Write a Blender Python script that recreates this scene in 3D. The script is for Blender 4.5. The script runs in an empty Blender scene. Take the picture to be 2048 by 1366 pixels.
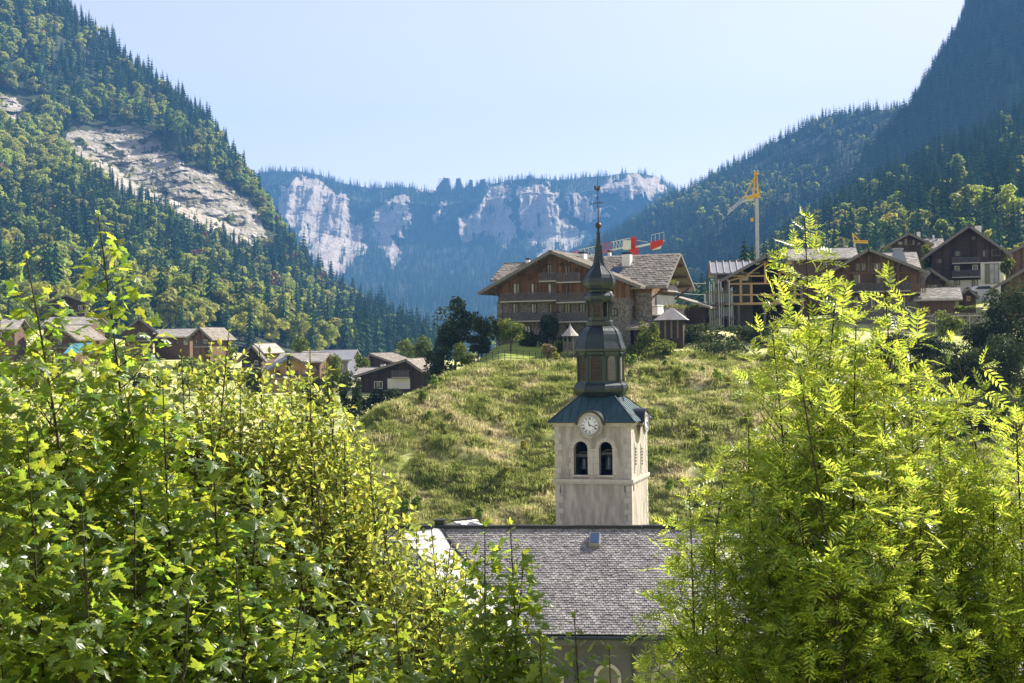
import bpy, math, random
import numpy as np
from mathutils import Vector, Matrix, Quaternion

R = math.radians
F = 2844.4            # focal length in pixels of the 2048 px wide photograph (50 mm on 36 mm)
ROLL = 0.016
random.seed(7)
RNG = np.random.default_rng(7)
S = bpy.context.scene
COL = S.collection

# ------------------------------------------------------------------ camera, sky, sun, exposure
cam = bpy.data.cameras.new('camera'); camo = bpy.data.objects.new('camera', cam); COL.objects.link(camo)
cam.lens = 50; cam.sensor_width = 36; cam.clip_start = 0.1; cam.clip_end = 20000
camo.rotation_mode = 'QUATERNION'
camo.rotation_quaternion = Quaternion((1, 0, 0), R(90)) @ Quaternion((0, 0, 1), -ROLL)
S.camera = camo

SUN_AZ = R(57)       # to the right of straight ahead (+Y)
SUN_EL = R(39)
W = bpy.data.worlds.new('World'); S.world = W; W.use_nodes = True
nt = W.node_tree; bg = nt.nodes['Background']
sky = nt.nodes.new('ShaderNodeTexSky'); sky.sky_type = 'NISHITA'; sky.sun_disc = False
sky.sun_elevation = SUN_EL; sky.sun_rotation = SUN_AZ
sky.altitude = 1000; sky.air_density = 1.0; sky.dust_density = 1.0; sky.ozone_density = 2.5
hsv = nt.nodes.new('ShaderNodeHueSaturation'); hsv.inputs['Saturation'].default_value = 0.44
mxs = nt.nodes.new('ShaderNodeMix'); mxs.data_type = 'RGBA'; mxs.blend_type = 'MULTIPLY'; mxs.inputs[0].default_value = 1; mxs.inputs[7].default_value = (.98, .83, .80, 1)
nt.links.new(sky.outputs[0], hsv.inputs['Color']); nt.links.new(hsv.outputs[0], mxs.inputs[6])
nt.links.new(mxs.outputs[2], bg.inputs[0]); bg.inputs[1].default_value = 0.09
sl = bpy.data.lights.new('sun', 'SUN'); so = bpy.data.objects.new('sun', sl); COL.objects.link(so)
sl.energy = 4.3; sl.angle = R(0.5); sl.color = (1.0, 0.93, 0.82)
sdir = Vector((math.cos(SUN_EL)*math.sin(SUN_AZ), math.cos(SUN_EL)*math.cos(SUN_AZ), math.sin(SUN_EL)))
so.rotation_euler = sdir.to_track_quat('Z', 'Y').to_euler()
S.view_settings.view_transform = 'Standard'; S.view_settings.look = 'None'
S.view_settings.exposure = 1.55; S.view_settings.gamma = 1.0; S.view_settings.use_curve_mapping = False
S.cycles.max_bounces = 6; S.cycles.diffuse_bounces = 1; S.cycles.transmission_bounces = 4
S.cycles.volume_bounces = 0; S.cycles.transparent_max_bounces = 6
S.cycles.use_denoising = True
S.cycles.sample_clamp_indirect = 4.0
HAZE_DENSITY = 1.25e-4
HAZE_COLOR = (0.17, 0.47, 1.0)

# ------------------------------------------------------------------ helpers: pixel -> place
def P(px, py, Y):
    dx = px-1024.0; dy = 683.0-py
    c, s = math.cos(ROLL), math.sin(ROLL)
    return Vector(((dx*c+dy*s)/F*Y, Y, (-dx*s+dy*c)/F*Y))
def pixnp(p):
    x = p[:, 0]/p[:, 1]*F; z = p[:, 2]/p[:, 1]*F
    c, s = math.cos(ROLL), math.sin(ROLL)
    return np.stack([1024+(x*c-z*s), 683-(x*s+z*c)], 1)
def ray(px, py):
    return P(px, py, 1.0)

def tag(o, label=None, cat=None, group=None, kind=None):
    if label: o['label'] = label
    if cat: o['category'] = cat
    if group: o['group'] = group
    if kind: o['kind'] = kind
    return o
def empty(name, loc, rz=0.0, label=None, cat=None, group=None):
    o = bpy.data.objects.new(name, None); COL.objects.link(o)
    o.location = loc; o.rotation_euler = (0, 0, rz); o.empty_display_size = 0.5
    return tag(o, label, cat, group)
def link(name, me, parent=None, loc=None):
    o = bpy.data.objects.new(name, me); COL.objects.link(o)
    if parent: o.parent = parent
    if loc is not None: o.location = loc
    return o
def copy_tree(o, parent=None):
    c = o.copy(); COL.objects.link(c)
    if parent is not None: c.parent = parent
    for ch in list(o.children): copy_tree(ch, c)
    return c

def np_mesh(name, V, T, mats=(), midx=None, smooth=False):
    """mesh from vertex array and triangle (or quad) array"""
    V = np.ascontiguousarray(V, dtype=np.float32); T = np.ascontiguousarray(T, dtype=np.int32)
    me = bpy.data.meshes.new(name)
    k = T.shape[1]
    me.vertices.add(len(V)); me.loops.add(T.size); me.polygons.add(len(T))
    me.vertices.foreach_set('co', V.ravel()); me.loops.foreach_set('vertex_index', T.ravel())
    me.polygons.foreach_set('loop_start', np.arange(0, T.size, k, dtype=np.int32))
    if midx is not None: me.polygons.foreach_set('material_index', np.ascontiguousarray(midx, dtype=np.int32))
    me.polygons.foreach_set('use_smooth', np.full(len(T), smooth))
    for m in mats: me.materials.append(m)
    me.update(calc_edges=True); me.validate()
    return me

class MB:
    """collects polygons into one mesh"""
    def __init__(s): s.v = []; s.f = []; s.m = []; s.cm = 0
    def add(s, vs, fs):
        b = len(s.v); s.v += [tuple(v) for v in vs]
        for f in fs: s.f.append(tuple(b+i for i in f)); s.m.append(s.cm)
        return s
    def box(s, x0, x1, y0, y1, z0, z1):
        return s.add([(x0,y0,z0),(x1,y0,z0),(x1,y1,z0),(x0,y1,z0),(x0,y0,z1),(x1,y0,z1),(x1,y1,z1),(x0,y1,z1)],
                     [(0,3,2,1),(4,5,6,7),(0,1,5,4),(1,2,6,5),(2,3,7,6),(3,0,4,7)])
    def prism(s, pts, d):
        """extrude polygon pts by vector d"""
        d = Vector(d); pts = [Vector(p) for p in pts]; n = len(pts)
        return s.add(pts+[p+d for p in pts], [tuple(range(n))[::-1], tuple(range(n, 2*n))]+[(i, (i+1) % n, n+(i+1) % n, n+i) for i in range(n)])
    def bar(s, a, b, w, h=None, up=(0, 0, 1)):
        a = Vector(a); b = Vector(b); h = h or w
        d = (b-a).normalized(); u = Vector(up)
        if abs(d.dot(u)) > .98: u = Vector((1, 0, 0))
        r = d.cross(u).normalized(); u = r.cross(d)
        r *= w/2; u *= h/2
        vs = [a-r-u, a+r-u, a+r+u, a-r+u, b-r-u, b+r-u, b+r+u, b-r+u]
        return s.add(vs, [(0,1,2,3),(7,6,5,4),(0,4,5,1),(1,5,6,2),(2,6,7,3),(3,7,4,0)])
    def tube(s, pts, rad, n=6, cap=True):
        pts = [Vector(p) for p in pts]; b = len(s.v)
        if not hasattr(rad, '__len__'): rad = [rad]*len(pts)
        for i, p in enumerate(pts):
            d = (pts[min(i+1, len(pts)-1)]-pts[max(i-1, 0)]).normalized()
            a = Vector((0, 0, 1)) if abs(d.z) < .9 else Vector((1, 0, 0))
            r = d.cross(a).normalized(); u = r.cross(d)
            for k in range(n):
                t = 2*math.pi*k/n; s.v.append(tuple(p+(r*math.cos(t)+u*math.sin(t))*rad[i]))
        for i in range(len(pts)-1):
            for k in range(n):
                s.f.append((b+i*n+k, b+i*n+(k+1) % n, b+(i+1)*n+(k+1) % n, b+(i+1)*n+k)); s.m.append(s.cm)
        if cap:
            s.f.append(tuple(b+k for k in range(n))[::-1]); s.m.append(s.cm)
            s.f.append(tuple(b+(len(pts)-1)*n+k for k in range(n))); s.m.append(s.cm)
        return s
    def lathe(s, prof, n=8, rot=0.0, c=(0, 0)):
        b = len(s.v)
        for r, z in prof:
            for k in range(n):
                t = rot+2*math.pi*k/n; s.v.append((c[0]+r*math.cos(t), c[1]+r*math.sin(t), z))
        for i in range(len(prof)-1):
            for k in range(n):
                s.f.append((b+i*n+k, b+i*n+(k+1) % n, b+(i+1)*n+(k+1) % n, b+(i+1)*n+k)); s.m.append(s.cm)
        s.f.append(tuple(b+k for k in range(n))[::-1]); s.m.append(s.cm)
        s.f.append(tuple(b+(len(prof)-1)*n+k for k in range(n))); s.m.append(s.cm)
        return s
    def mesh(s, name, *mats, smooth=False):
        me = bpy.data.meshes.new(name); me.from_pydata(s.v, [], s.f)
        for m in mats: me.materials.append(m)
        me.polygons.foreach_set('material_index', s.m)
        if smooth: me.polygons.foreach_set('use_smooth', [True]*len(s.f))
        me.update(); return me
    def build(s, name, mat, parent=None, smooth=False, kind=None, loc=None):
        mats = mat if isinstance(mat, (list, tuple)) else (mat,)
        o = link(name, s.mesh(name, *mats, smooth=smooth), parent, loc)
        if kind: o['kind'] = kind
        return o

def bake(pv, pt, M, T):
    """copies of a small triangle mesh (pv, pt) under matrices M (k,3,3) and offsets T (k,3)"""
    pv = np.asarray(pv, float); pt = np.asarray(pt, int)
    V = np.einsum('kij,nj->kni', M, pv)+T[:, None, :]
    k, n = V.shape[:2]
    Fc = pt[None]+(np.arange(k)*n)[:, None, None]
    return V.reshape(-1, 3), Fc.reshape(-1, pt.shape[1])

def hash2(ix, iy, seed):
    h = (ix.astype(np.int64)*374761393+iy.astype(np.int64)*668265263+seed*1274126177) & 0xffffffff
    h = ((h ^ (h >> 13))*1274126177) & 0xffffffff
    return ((h ^ (h >> 16)) & 0xffff)/65535.0
def vnoise(x, y, seed=0):
    x = np.asarray(x, float); y = np.asarray(y, float)
    ix = np.floor(x); iy = np.floor(y); fx = x-ix; fy = y-iy
    fx = fx*fx*(3-2*fx); fy = fy*fy*(3-2*fy)
    a = hash2(ix, iy, seed); b = hash2(ix+1, iy, seed); c = hash2(ix, iy+1, seed); d = hash2(ix+1, iy+1, seed)
    return (a*(1-fx)+b*fx)*(1-fy)+(c*(1-fx)+d*fx)*fy
def fbm(x, y, seed=0, oct=4):
    t = 0; a = .5
    for i in range(oct):
        t = t+a*(vnoise(np.asarray(x)*2**i, np.asarray(y)*2**i, seed+i*17)-.5)*2; a *= .5
    return t
def inpoly(px, py, poly):
    res = np.zeros(len(px), bool); n = len(poly); j = n-1
    for i in range(n):
        xi, yi = poly[i]; xj, yj = poly[j]
        c = ((yi > py) != (yj > py)) & (px < (xj-xi)*(py-yi)/((yj-yi) or 1e-9)+xi)
        res ^= c; j = i
    return res

# ------------------------------------------------------------------ materials
def mat(name, col, rough=.85, col2=None, scale=3.0, col3=None, bump=0.0, bscale=None, coords='Object', stretch=(1,1,1),
        metal=0.0, island=0.0, detail=6, spec=0.3, contrast=1.0):
    m = bpy.data.materials.new(name); m.use_nodes = True; n = m.node_tree; L = n.links
    b = n.nodes['Principled BSDF']; b.inputs['Roughness'].default_value = rough; b.inputs['Metallic'].default_value = metal
    b.inputs['Specular IOR Level'].default_value = spec
    b.inputs['Base Color'].default_value = (*col, 1)
    if coords == 'World':
        g = n.nodes.new('ShaderNodeNewGeometry'); src = g.outputs['Position']
    else:
        g = n.nodes.new('ShaderNodeTexCoord'); src = g.outputs[coords]
    mp = n.nodes.new('ShaderNodeMapping'); mp.inputs['Scale'].default_value = stretch; L.new(src, mp.inputs[0])
    out = None
    if col2:
        t = n.nodes.new('ShaderNodeTexNoise'); t.inputs['Scale'].default_value = scale; t.inputs['Detail'].default_value = detail
        t.inputs['Roughness'].default_value = .62; L.new(mp.outputs[0], t.inputs['Vector'])
        r = n.nodes.new('ShaderNodeValToRGB'); L.new(t.outputs['Fac'], r.inputs[0])
        h = .16/contrast
        r.color_ramp.elements[0].position = .5-h; r.color_ramp.elements[0].color = (*col, 1)
        r.color_ramp.elements[1].position = .5+h; r.color_ramp.elements[1].color = (*col2, 1)
        if col3:
            e = r.color_ramp.elements.new(.5+h*2.2); e.color = (*col3, 1)
        out = r.outputs[0]
    if island:
        gi = n.nodes.new('ShaderNodeNewGeometry'); hs = n.nodes.new('ShaderNodeHueSaturation')
        mr = n.nodes.new('ShaderNodeMapRange'); mr.inputs[3].default_value = 1-island; mr.inputs[4].default_value = 1+island
        L.new(gi.outputs['Random Per Island'], mr.inputs[0]); L.new(mr.outputs[0], hs.inputs['Value'])
        if out: L.new(out, hs.inputs['Color'])
        else: hs.inputs['Color'].default_value = (*col, 1)
        out = hs.outputs[0]
    if out: L.new(out, b.inputs['Base Color'])
    if bump:
        t2 = n.nodes.new('ShaderNodeTexNoise'); t2.inputs['Scale'].default_value = bscale or scale*3; t2.inputs['Detail'].default_value = 5
        L.new(mp.outputs[0], t2.inputs['Vector'])
        bp = n.nodes.new('ShaderNodeBump'); bp.inputs['Strength'].default_value = .9; bp.inputs['Distance'].default_value = bump
        L.new(t2.outputs['Fac'], bp.inputs['Height']); L.new(bp.outputs[0], b.inputs['Normal'])
    return m

def leafmat(name, col, tcol, mix=.5, rough=.45, var=.35, hue=.03, objrand=False, spec=.5):
    m = bpy.data.materials.new(name); m.use_nodes = True; n = m.node_tree; L = n.links
    b = n.nodes['Principled BSDF']; b.inputs['Roughness'].default_value = rough; b.inputs['Specular IOR Level'].default_value = spec
    tr = n.nodes.new('ShaderNodeBsdfTranslucent'); mx = n.nodes.new('ShaderNodeMixShader'); mx.inputs[0].default_value = mix
    if objrand:
        g = n.nodes.new('ShaderNodeObjectInfo'); rnd = g.outputs['Random']
    else:
        g = n.nodes.new('ShaderNodeNewGeometry'); rnd = g.outputs['Random Per Island']
    wn = n.nodes.new('ShaderNodeTexWhiteNoise'); wn.noise_dimensions = '1D'; L.new(rnd, wn.inputs['W'])
    sep = n.nodes.new('ShaderNodeSeparateColor'); L.new(wn.outputs['Color'], sep.inputs[0])
    for c, dst in ((col, b.inputs['Base Color']), (tcol, tr.inputs['Color'])):
        hs = n.nodes.new('ShaderNodeHueSaturation'); hs.inputs['Color'].default_value = (*c, 1)
        a = n.nodes.new('ShaderNodeMapRange'); a.inputs[3].default_value = 1-var; a.inputs[4].default_value = 1+var
        L.new(sep.outputs[0], a.inputs[0]); L.new(a.outputs[0], hs.inputs['Value'])
        a = n.nodes.new('ShaderNodeMapRange'); a.inputs[3].default_value = .5-hue; a.inputs[4].default_value = .5+hue
        L.new(sep.outputs[1], a.inputs[0]); L.new(a.outputs[0], hs.inputs['Hue'])
        L.new(hs.outputs[0], dst)
    L.new(b.outputs[0], mx.inputs[1]); L.new(tr.outputs[0], mx.inputs[2])
    L.new(mx.outputs[0], n.nodes['Material Output'].inputs[0])
    return m

M_maple = leafmat('maple_leaf', (.045, .09, .02), (.68, .83, .08), .40, .36, .45, .035)
M_beech = leafmat('small_leaf', (.075, .115, .03), (.78, .84, .13), .44, .40, .45, .035)
M_ash = leafmat('ash_leaf', (.05, .095, .018), (.80, .92, .11), .42, .36, .42, .03)
M_bark = mat('bark', (.05, .038, .03), .9, (.10, .08, .06), 12, bump=.004)
M_twig = mat('twig', (.045, .03, .022), .8, (.03, .026, .02), 20)
M_spruce = leafmat('spruce_needles', (.055, .10, .042), (.09, .14, .03), .12, .9, .35, .03, True, .0)
M_spruce_d = leafmat('spruce_needles_dark', (.040, .076, .038), (.04, .08, .02), .1, .9, .3, .03, True, .0)
M_wood_g = leafmat('broadleaf_green', (.19, .235, .045), (.48, .52, .07), .35, .6, .35, .04, True, .2)
M_wood_y = leafmat('broadleaf_yellow', (.28, .31, .045), (.54, .60, .07), .35, .6, .3, .018, True, .2)
M_shrub = leafmat('shrub_leaf', (.08, .12, .03), (.24, .28, .045), .38, .75, .4, .03, False, .2)
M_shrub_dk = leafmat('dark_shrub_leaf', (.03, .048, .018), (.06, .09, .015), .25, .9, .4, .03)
M_rust = leafmat('autumn_leaf', (.22, .09, .03), (.25, .1, .02), .3, .6, .3, .02, True)
M_rock = mat('limestone', (.20, .18, .11), .95, (.47, .42, .37), .05, (.60, .54, .48), bump=5.0, bscale=.16, coords='World', stretch=(1, 1, 2.4), detail=12, contrast=1.2)
M_rockf = mat('far_limestone', (.30, .25, .20), .95, (.44, .37, .30), .022, (.53, .45, .36), bump=9.0, bscale=.05, coords='World', stretch=(1.6, 1, .6), detail=12)
M_soil = mat('forest_floor', (.022, .034, .015), 1, (.05, .06, .022), .02, coords='World', detail=8)
M_scree = mat('scree', (.46, .40, .33), 1, (.36, .33, .25), .01, coords='World', detail=9)
M_stone = mat('rubble_stone', (.12, .108, .092), .95, (.24, .215, .185), 4.5, (.30, .275, .24), bump=.06, bscale=4.5, detail=3, contrast=2)
M_plaster = mat('old_grey_render', (.29, .26, .22), .95, (.47, .42, .355), 1.3, (.52, .465, .40), bump=.015, bscale=14, detail=12, stretch=(1.6, 1.6, .35), contrast=1.5)
M_ashlar = mat('pale_cut_stone', (.42, .38, .325), .9, (.52, .47, .41), 3, bump=.01, island=.12)
M_white = mat('white_render', (.74, .72, .68), .9, (.66, .64, .60), 1.5)
M_copper = mat('dark_patinated_copper', (.017, .023, .024), .38, (.034, .046, .045), .9, (.012, .014, .014), metal=.5, stretch=(1, 1, .25), bump=.01, bscale=3, spec=.6)
M_copper_b = mat('blue_green_copper', (.018, .05, .068), .5, (.035, .085, .10), 1.2, (.02, .028, .03), metal=.25, stretch=(1, 1, .3), bump=.01, bscale=3, spec=.6)
M_gold = mat('tarnished_iron', (.07, .05, .035), .5, metal=.7)
M_slate = mat('slate', (.22, .205, .205), .55, (.34, .32, .31), .8, (.15, .13, .115), island=.34, spec=.5)
M_slate_b = mat('blue_slate', (.15, .165, .20), .5, (.21, .22, .25), .8, island=.25, spec=.5)
M_shingle = mat('weathered_shingle', (.21, .185, .155), .85, (.30, .265, .225), 1.0, (.16, .14, .12), island=.25)
M_rooflight = mat('pale_slab_roof', (.33, .30, .27), .8, (.42, .39, .35), 1.0, island=.2)
M_metalroof = mat('grey_metal_roof', (.25, .26, .28), .45, (.3, .31, .33), .5, metal=.3)
M_white_metal = mat('white_sheet_roof', (.66, .64, .60), .55, (.54, .53, .50), .9)
M_wood = mat('orange_brown_larch', (.12, .062, .03), .8, (.21, .105, .047), 2.5, (.12, .065, .035), island=.38, stretch=(5, 5, .4), bump=.01, detail=5)
M_wood_dk = mat('dark_weathered_wood', (.035, .024, .02), .85, (.075, .047, .034), 2.0, island=.35, stretch=(.4, .4, 5), bump=.01)
M_wood_gr = mat('grey_weathered_wood', (.13, .12, .11), .9, (.20, .18, .165), 3, stretch=(6, 6, .4), bump=.01)
M_wood_mid = mat('brown_wood', (.085, .052, .034), .85, (.17, .105, .065), 2.5, (.08, .05, .035), island=.45, stretch=(5, 5, .4), bump=.01)
M_timber = mat('fresh_timber', (.42, .27, .14), .8, (.5, .33, .18), 3)
M_fascia = mat('grey_bargeboard', (.15, .135, .125), .8, (.2, .185, .17), 4)
M_rail = mat('balcony_wood', (.07, .062, .066), .8, (.13, .12, .125), 3)
M_curtain = mat('curtained_glass', (.42, .42, .42), .25, (.2, .22, .24), .8, spec=.8)
M_navewall = mat('grey_nave_render', (.085, .085, .09), .95, (.13, .125, .125), .6, stretch=(1, 1, .5), bump=.01)
M_concrete = mat('balcony_slab', (.34, .31, .28), .9, (.4, .37, .33), 2)
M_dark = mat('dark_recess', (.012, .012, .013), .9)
M_glass = mat('window_glass', (.03, .04, .05), .08, spec=.9)
M_frame_w = mat('white_frame', (.7, .69, .66), .6)
M_shutter = mat('brown_shutter', (.055, .032, .024), .7)
M_red = mat('red_crane_paint', (.60, .035, .02), .45, (.5, .03, .02), 3)
M_cwhite = mat('white_crane_paint', (.72, .72, .70), .5, (.6, .6, .58), 2)
M_yellow = mat('yellow_crane_paint', (.78, .46, .03), .5, (.66, .38, .03), 3)
M_galv = mat('galvanised_mast', (.40, .41, .42), .5, (.5, .51, .52), 1, metal=.3)
M_black = mat('black_enamel', (.015, .015, .02), .5)
M_dial = mat('white_dial', (.78, .77, .78), .5, (.72, .71, .72), 2)
M_bronze = mat('bell_bronze', (.10, .12, .12), .4, (.14, .15, .14), 2, metal=.7)
M_blue = mat('blue_awning', (.10, .32, .42), .7)
M_hatch = mat('blue_glass_panel', (.03, .06, .13), .4, spec=.3)
M_carw = mat('white_car_paint', (.75, .75, .76), .25, spec=.7)
M_tyre = mat('rubber', (.02, .02, .02), .8)
M_flower = leafmat('flower_box_plants', (.3, .28, .06), (.3, .3, .05), .3, .6, .4, .12)
M_geran = leafmat('straw_grass', (.30, .24, .12), (.30, .24, .1), .35, .8, .3, .02)

# grass of the hillside: straw, olive and green patches
def grassmat(name, objrand=False, tl=.3):
    m = bpy.data.materials.new(name); m.use_nodes = True; n = m.node_tree; L = n.links
    b = n.nodes['Principled BSDF']; b.inputs['Roughness'].default_value = .8; b.inputs['Specular IOR Level'].default_value = .15
    g = n.nodes.new('ShaderNodeNewGeometry')
    t = n.nodes.new('ShaderNodeTexNoise'); t.inputs['Scale'].default_value = .26; t.inputs['Detail'].default_value = 9; t.inputs['Roughness'].default_value = .68
    L.new(g.outputs['Position'], t.inputs['Vector'])
    r = n.nodes.new('ShaderNodeValToRGB'); L.new(t.outputs['Fac'], r.inputs[0])
    e = r.color_ramp.elements; e[0].position = .34; e[0].color = (.15, .19, .045, 1); e[1].position = .68; e[1].color = (.72, .63, .40, 1)
    x = e.new(.45); x.color = (.30, .34, .085, 1); x = e.new(.53); x.color = (.45, .455, .17, 1); x = e.new(.60); x.color = (.60, .54, .29, 1)
    hs = n.nodes.new('ShaderNodeHueSaturation'); L.new(r.outputs[0], hs.inputs['Color'])
    if objrand: oi = n.nodes.new('ShaderNodeObjectInfo'); rnd = oi.outputs['Random']
    else: rnd = g.outputs['Random Per Island']
    mr = n.nodes.new('ShaderNodeMapRange'); mr.inputs[3].default_value = .62; mr.inputs[4].default_value = 1.4
    L.new(rnd, mr.inputs[0]); L.new(mr.outputs[0], hs.inputs['Value'])
    L.new(hs.outputs[0], b.inputs['Base Color'])
    if tl:
        tr = n.nodes.new('ShaderNodeBsdfTranslucent'); L.new(hs.outputs[0], tr.inputs[0])
        mx = n.nodes.new('ShaderNodeMixShader'); mx.inputs[0].default_value = tl
        L.new(b.outputs[0], mx.inputs[1]); L.new(tr.outputs[0], mx.inputs[2]); L.new(mx.outputs[0], n.nodes['Material Output'].inputs[0])
    return m
M_hill = grassmat('hillside_turf', False, 0)
M_tuft = grassmat('grass_tuft', True, .5)
M_lawn = mat('mown_lawn', (.24, .31, .05), .9, (.32, .38, .08), .5, coords='World')

# ------------------------------------------------------------------ ground: smooth surface through known points
CP = []
def cp(px, py, Y, n=1):
    v = P(px, py, Y); CP.append((v.x, v.y, v.z))
def cw(x, y, z): CP.append((x, y, z))
for x in (-60, -20, 20, 60):
    cw(x, -30, 4); cw(x, 0, -1.8); cw(x, 6, -4.0); cw(x, 14, -7.5); cw(x, 28, -14); cw(x, 48, -21.5); cw(x, 66, -26)
for x in (-50, -25, 0, 25, 50, 80): cw(x, 80, -26.5); cw(x, 96, -26)
for x in (-10, 10, 30): cw(x, 110, -22.5)
for px, dy in ((820, 0), (1000, 0), (1180, 0), (1350, 0), (1500, 0)):
    cp(px, 1050, 125); cp(px, 960, 132)
for px in (1000, 1180, 1350, 1500):
    cp(px, 880, 139); cp(px, 800, 147.5)
cp(860, 800, 143); cp(860, 880, 137); cp(780, 830, 139); cp(720, 900, 133); cp(690, 985, 128)
cp(1000, 736, 157); cp(1090, 732, 158); cp(1180, 730, 159); cp(900, 760, 151)
cp(1000, 712, 161.5); cp(1100, 712, 162)
cp(1000, 694, 171); cp(1150, 694, 171); cp(1000, 692, 185); cp(1200, 690, 190); cp(1330, 672, 176); cp(1330, 668, 195)
cp(1300, 712, 161); cp(1420, 712, 163); cp(1540, 715, 163); cp(1700, 720, 164); cp(1900, 725, 165)
cp(1420, 668, 172); cp(1540, 668, 174); cp(1480, 655, 186); cp(1700, 652, 184); cp(1850, 652, 188)
cp(1700, 860, 148); cp(1900, 880, 148); cp(2100, 890, 148); cp(1700, 1000, 132); cp(1950, 1080, 122); cp(2150, 1080, 122)
cp(2048, 655, 190); cp(2200, 655, 190); cp(1900, 602, 218); cp(2040, 595, 218); cp(1700, 625, 250); cp(1400, 650, 240); cp(1900, 560, 300); cp(1600, 600, 320)
cp(770, 900, 160); cp(820, 830, 170); cp(880, 790, 175); cp(900, 770, 200); cp(600, 960, 150); cp(640, 900, 180); cp(400, 960, 160); cp(200, 960, 160); cp(-100, 950, 160)
cp(820, 782, 235); cp(700, 782, 235); cp(550, 765, 270); cp(400, 720, 310); cp(200, 712, 320); cp(0, 715, 320); cp(-300, 720, 320)
cp(100, 660, 420); cp(600, 745, 340); cp(750, 750, 340); cp(900, 745, 340); cp(950, 730, 450)
cp(300, 690, 480); cp(700, 725, 560); cp(1000, 710, 700); cp(1400, 660, 500); cp(1800, 560, 420); cp(2200, 500, 420)
for x, y, z in ((-700, 0, 20), (-700, 400, 10), (700, 0, 40), (700, 300, 60), (0, -400, 60), (-400, -300, 50), (400, -300, 60), (0, 1200, -30), (-600, 900, 20), (700, 800, 80), (0, 2200, -60), (-900, 2000, 0), (1200, 2000, 0), (0, 4500, -90), (-2500, 4000, -90), (2500, 4000, -90)):
    cw(x, y, z)
CP = np.array(CP)
def _warp(xy):                                   # compress far distances so the fit stays tame
    return np.sign(xy)*np.log1p(np.abs(xy)/150.)*150.
def _phi(r): return r
cpw = _warp(CP[:, :2]); n_ = len(CP)
K = np.linalg.norm(cpw[:, None]-cpw[None], axis=2); K = _phi(K)
A = np.zeros((n_+3, n_+3)); A[:n_, :n_] = K+np.eye(n_)*.8; A[:n_, n_] = 1; A[:n_, n_+1:] = cpw; A[n_, :n_] = 1; A[n_+1:, :n_] = cpw.T
_w = np.linalg.solve(A, np.concatenate([CP[:, 2], np.zeros(3)]))
def ground(x, y, noise=True):
    x = np.atleast_1d(np.asarray(x, float)); y = np.atleast_1d(np.asarray(y, float))
    q = _warp(np.stack([x, y], 1)); out = np.empty(len(q))
    for i in range(0, len(q), 20000):
        k = np.linalg.norm(q[i:i+20000, None]-cpw[None], axis=2)
        out[i:i+20000] = k @ _w[:n_]+_w[n_]+q[i:i+20000] @ _w[n_+1:]
    if noise:
        hm = np.clip((y-112)/10, 0, 1)*np.clip((159-y)/4, 0, 1)*np.clip((x+45)/15, 0, 1)*np.clip((95-x)/20, 0, 1)
        out = out+hm*(.8*fbm(x/3.0+.4*fbm(x/7, y/7, 5), y/1.5, 3, 4)+.5*fbm(x/8, y/6, 9, 3))
    return out
def gz(x, y): return float(ground(x, y)[0])
gx = np.unique(np.concatenate([np.linspace(-6000, -800, 24), np.linspace(-800, -160, 33), np.linspace(-160, -42, 50), np.arange(-42, 92, .45), np.linspace(92, 260, 70), np.linspace(260, 900, 33), np.linspace(900, 6000, 24)]))
gy = np.unique(np.concatenate([np.linspace(-1500, -60, 14), np.linspace(-60, 108, 70), np.arange(108, 166, .4), np.linspace(166, 420, 100), np.linspace(420, 1000, 40), np.linspace(1000, 9000, 30)]))
GX, GY = np.meshgrid(gx, gy); GZ = ground(GX.ravel(), GY.ravel())
nx, ny = len(gx), len(gy)
idx = np.arange(nx*ny).reshape(ny, nx)
Q = np.stack([idx[:-1, :-1], idx[:-1, 1:], idx[1:, 1:], idx[1:, :-1]], -1).reshape(-1, 4)
gme = np_mesh('ground', np.stack([GX.ravel(), GY.ravel(), GZ], 1), Q, (M_hill,), smooth=True)
go = link('ground', gme); tag(go, kind='structure')
GLOW = float(GZ.min())

# lawn sheet in front of the big chalet
def sheet(name, poly_px, material, lift=.03, step=.6):
    pts = [P(*p) for p in poly_px]; xs = [p.x for p in pts]; ys = [p.y for p in pts]
    ax = np.arange(min(xs), max(xs), step); ay = np.arange(min(ys), max(ys), step)
    X, Y = np.meshgrid(ax, ay); ins = inpoly(X.ravel(), Y.ravel(), [(p.x, p.y) for p in pts]).reshape(X.shape)
    Z = ground(X.ravel(), Y.ravel())+lift
    id_ = np.arange(X.size).reshape(X.shape)
    q = np.stack([id_[:-1, :-1], id_[:-1, 1:], id_[1:, 1:], id_[1:, :-1]], -1).reshape(-1, 4)
    keep = ins[:-1, :-1].ravel() & ins[1:, 1:].ravel() & ins[1:, :-1].ravel() & ins[:-1, 1:].ravel()
    o = link(name, np_mesh(name, np.stack([X.ravel(), Y.ravel(), Z], 1), q[keep], (material,), smooth=True))
    return tag(o, kind='structure')
sheet('lawn', [(935, 728, 159.5), (1150, 722, 160.5), (1150, 700, 171), (920, 700, 172)], M_lawn, .06)

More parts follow.
